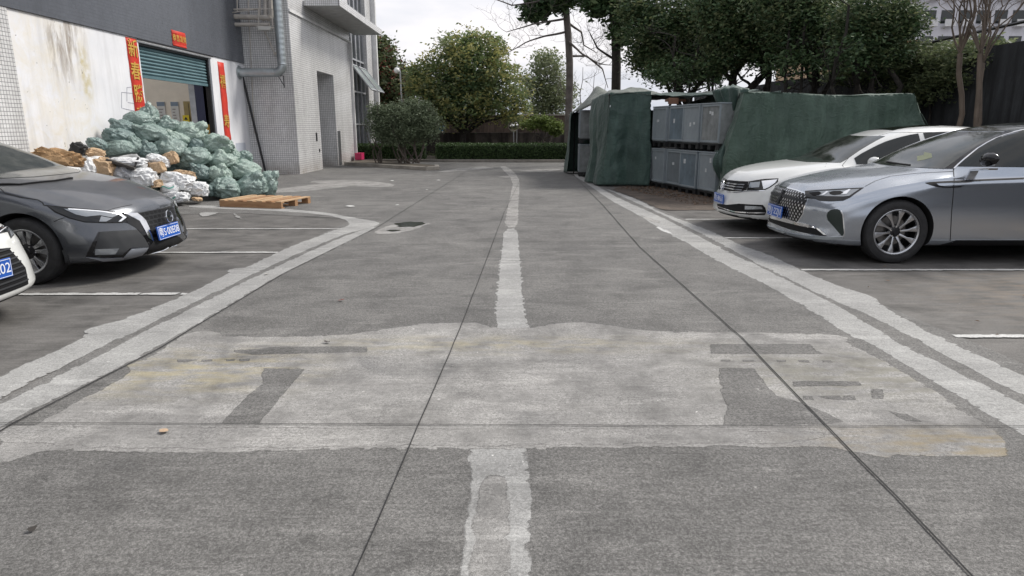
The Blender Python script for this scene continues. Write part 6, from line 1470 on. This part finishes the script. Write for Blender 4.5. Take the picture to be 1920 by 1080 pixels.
myrtle(1840, 11.6, 'smooth bare tree with two crossing stems beside the dark wall', 9, [(1826, 1843, 118, .034), (1850, 1838, 100, .042)])
e = empty('wall_tree', (9.75, 10.3, 0), 0, 'big dark tree trunk growing against the side wall at the right edge', 'tree'); b = MB(); rr = random.Random(8)
for k in range(7): limb(b, (9.7 + .1 * math.sin(k), 9.3 + k * .33, 0), (9.8, 10.1 + .1 * k, 3.0), .10, .09, k, .10, 8, 8)
limb(b, (9.8, 10.2, 2.8), (9.9, 10.6, 6.5), .30, .2, 4, .08); p_ = limb(b, (9.8, 10.3, 3.2), (9.4, 12.0, 4.6), .13, .08, 6, .12); twigs(b, p_, .04, rr, 2, 1, .6, 4)
put(e, 'trunk', b, M_BARKD, smooth=60, recalc=False)
# big multi stem bush on the kerbed island
Yb = 26.5; e = empty('broad_bush', (AY(765, 300, Yb).x, Yb, .1), 0, 'broad many stemmed bush in the kerbed bed at the tower corner', 'bush'); b = MB(); rr = random.Random(4)
for k in range(16):
    x0 = e.location.x + rr.uniform(-.45, .5); pts = limb(b, (x0, Yb + rr.uniform(-.3, .3), .1), (x0 + rr.uniform(-1.2, 1.2), Yb + rr.uniform(-.8, .8), rr.uniform(1.3, 2.2)), .035, .012, k, .1, 6, 5); twigs(b, pts, .01, rr, 2, .6, .6, 3)
for k in range(5):
    x0 = e.location.x - 1.2 + rr.uniform(-.2, .2); limb(b, (x0, Yb + .2, .1), (x0 + rr.uniform(-.5, .3), Yb, 1.5), .03, .01, k + 30, .1, 6, 5)
put(e, 'stem', b, mat('bush_stem', (.12, .10, .085), .9, var=.3), recalc=False)
leaves('foliage', [blob(760, 222, 52, 34, Yb), blob(720, 232, 32, 34, Yb), blob(800, 235, 30, 30, Yb), blob(750, 252, 55, 22, Yb), blob(710, 210, 18, 18, Yb), blob(785, 205, 26, 16, Yb)], 42000, .04, M_LBUSH, 15, e, .22, 22, .25)
# umbrella shaped shrub and hedges
Ys = 31; e = empty('umbrella_shrub', (AY(1018, 270, Ys).x, Ys, .1), 0, 'small lime green umbrella shaped shrub with twisted stem behind the long hedge', 'bush'); b = MB()
for k in range(6): limb(b, (e.location.x, Ys, .05), (e.location.x + (k - 2.5) * .28, Ys + .1 * k, 1.35), .045, .02, k, .25, 8, 6)
put(e, 'stem', b, M_BARK, recalc=False)
leaves('foliage', [blob(1000, 232, 22, 12, Ys), blob(1035, 236, 24, 13, Ys), blob(1018, 226, 26, 9, Ys), blob(1045, 248, 14, 8, Ys)], 9000, .05, M_LLIME, 17, e, .2, 18, .2)
def hedge(x0, x1, y0, y1, h, label):
    e = empty('hedge', ((x0 + x1) / 2, (y0 + y1) / 2, .1), 0, label, 'hedge', 'clipped hedges along the back kerb')
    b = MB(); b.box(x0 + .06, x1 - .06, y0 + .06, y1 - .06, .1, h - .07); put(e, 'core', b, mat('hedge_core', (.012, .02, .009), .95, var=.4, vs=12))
    rng = np.random.default_rng(int(x1 * 10) + 50); bl = []
    K = int((x1 - x0) * 1900 + 1500); me = None
    P = np.column_stack([rng.uniform(x0, x1, K), rng.uniform(y0, y1, K), rng.uniform(.12, h, K)]); s = rng.random(K)
    P[s < .55, 1] = y0 + rng.normal(0, .03, (s < .55).sum()); P[s > .72, 2] = h + rng.normal(0, .03, (s > .72).sum())
    a = rng.normal(size=(K, 3)); a /= np.linalg.norm(a, axis=1)[:, None]; q = rng.normal(size=(K, 3)); q -= (q * a).sum(1)[:, None] * a; q /= np.linalg.norm(q, axis=1)[:, None]
    V = np.empty((K, 4, 3)); sz = .035; V[:, 0] = P - a * sz; V[:, 1] = P + q * sz * .5; V[:, 2] = P + a * sz; V[:, 3] = P - q * sz * .5
    bb = MB(); bb.v = [tuple(v_) for v_ in V.reshape(-1, 3)]; bb.f = [(4 * i, 4 * i + 1, 4 * i + 2, 4 * i + 3) for i in range(K)]; bb.m = [0] * K; put(e, 'foliage', bb, M_LHEDGE, recalc=False)
hedge(-9.0, -3.75, 29.6, 30.4, .72, 'short clipped hedge left of the gap, behind the broad bush')
hedge(-3.3, 5.2, 29.35, 30.3, .74, 'long clipped hedge right of the gap, in front of the round tree')
# weeds at the wall foot
leaves('weeds', [((1.5, 31.5, .3), (3.5, .8, .25)), ((-2, 31.5, .25), (2, .8, .2))], 5000, .06, M_LOLIVE, 19, None, .3, 16, .2); tag(bpy.data.objects['weeds'], 'low weeds growing between the long hedge and the stained wall', 'weeds', kind='stuff')
# lamp, mirror, box, blue tub
M_GLOBE = NT('lamp_globe').set(Base_Color=(.85, .86, .84), Roughness=.3).m
Y = 35; q = AY(744, 132, Y); e = empty('street_lamp', (AY(752, 250, Y).x, Y, 0), 0, 'slim garden lamp post with a white globe left of the round tree', 'street lamp'); lx = AY(751, 160, Y).x
put(e, 'post', MB().tube([(lx + .08, Y, 0), (lx, Y, q.z - .1), (lx - .05, Y, q.z + .15), (q.x, Y, q.z + .2)], .035, 8), M_ALU)
b = MB(); b.lathe([(.001, -.16), (.10, -.12), (.155, 0), (.10, .12), (.001, .15)], 16, Matrix.Translation(q)); put(e, 'globe', b, M_GLOBE, smooth=60)
Y = 32.6; q = AY(963, 236, Y); e = empty('convex_mirror', (q.x, Y, 0), 0, 'round convex traffic mirror on a thin post in front of the back wall', 'traffic mirror')
b = MB(); b.lathe([(.001, .10), (.10, .085), (.18, .045), (.235, 0), (.235, -.02), (.001, -.02)], 28, Matrix.Translation(q) @ Matrix.Rotation(R(90), 4, 'X')); put(e, 'mirror_face', b, mat('mirror_silver', (.80, .78, .76), .12, 1, var=0), smooth=50)
b = MB(); b.lathe([(.236, -.03), (.26, -.03), (.26, .02), (.236, .02)], 28, Matrix.Translation(q) @ Matrix.Rotation(R(90), 4, 'X'), close=True); put(e, 'rim', b, M_CAP)
put(e, 'post', MB().tube([(q.x, Y + .06, 0), (q.x, Y + .06, q.z + .1)], .025, 8), M_ALU)
Y = 33.8; q = AY(969, 205, Y); e = empty('utility_box', (q.x, Y, 0), 0, 'small white box on a pole above the round mirror', 'box'); put(e, 'box', MB().box(q.x - .11, q.x + .11, Y - .1, Y, q.z - .19, q.z + .19), M_WHITEB, bevel=.01); put(e, 'pole', MB().tube([(q.x, Y + .04, 0), (q.x, Y + .04, q.z + .15)], .03, 6), M_ALU)
q = AY(820, 241, 34.1); e = empty('blue_tub', (q.x, 34.12, 1.27), 0, 'small bright blue tub standing on the cap of the back wall', 'tub'); z = 1.272
put(e, 'tub', MB().prism([(q.x - .25, 33.98, z), (q.x + .25, 33.98, z), (q.x + .29, 33.98, z + .22), (q.x - .29, 33.98, z + .22)], (0, .25, 0)), mat('blue_plastic', (.06, .25, .48), .5, var=.15)); put(e, 'rim', MB().box(q.x - .31, q.x + .31, 33.96, 34.25, z + .221, z + .25), mat('blue_rim', (.10, .34, .58), .5, var=.1))
# far flats
def flats(name, x0, x1, Y, z0, z1, m, label, nx, nz, base=None):
    e = empty(name, ((x0 + x1) / 2, Y, 0), 0, label, 'building'); put(e, 'wall', MB().box(x0, x1, Y, Y + 10, 0, z1), m)
    dx = (x1 - x0) / nx; dz = (z1 - z0) / nz
    for i in range(nx):
        for j in range(nz):
            a = x0 + dx * (i + .15); c = z0 + dz * (j + .25); f = put(e, 'window', MB().box(a, a + dx * .7, Y - .06, Y - .01, c, c + dz * .5), M_GLASSD)
            b = MB(); b.box(a + dx * .05, a + dx * .65, Y - .7, Y - .62, c - dz * .15, c + dz * .12); b.box(a + dx * .05, a + dx * .65, Y - .62, Y - .062, c - dz * .16, c - dz * .12); put(e, 'balcony', b, M_WTRIM)
    return e
x0, x1 = AY(1690, 50, 70).x, AY(1990, 50, 70).x; flats('white_flats', x0, x1, 70, 6, 30, mat('flats_white', (.62, .62, .66), .8, var=.08), 'far white block of flats with rows of balconies above the side wall', 9, 10)
x0, x1 = AY(1520, 150, 60).x, AY(1700, 150, 60).x; e = empty('tan_building', (x0, 60, 0), 0, 'far tan and orange low building glimpsed through the evergreens', 'building'); put(e, 'wall', MB().box(x0, x1, 60, 68, 0, 8.2), mat('tan_render', (.42, .30, .19), .9, var=.2, vs=.5)); put(e, 'roof', MB().box(x0 - .3, x1 + .3, 59.7, 68.3, 8.21, 8.6), mat('roof_red', (.30, .10, .06), .8, var=.2)); put(e, 'window', MB().box(x0 + 2, x0 + 4, 59.9, 59.99, 5.5, 7), M_GLASSD)
tree('far_hedge_trees', (AY(1760, 250, 45).x, 45, 0), [blob(1720, 112, 60, 22, 45), blob(1790, 104, 60, 20, 45), blob(1850, 98, 50, 18, 45)], .2, [(M_LPALE, .5), (M_LOLIVE, .5)], 9000, .16, 'pale green far trees below the white flats', seed=61, clump=.7)
# pole behind the right corner and overhead thin wire at the back wall
put(e, 'antenna', MB().tube([(x0 + 1, 61, 8.6), (x0 + 1, 61, 9.6)], .04, 5), M_BLACKM)
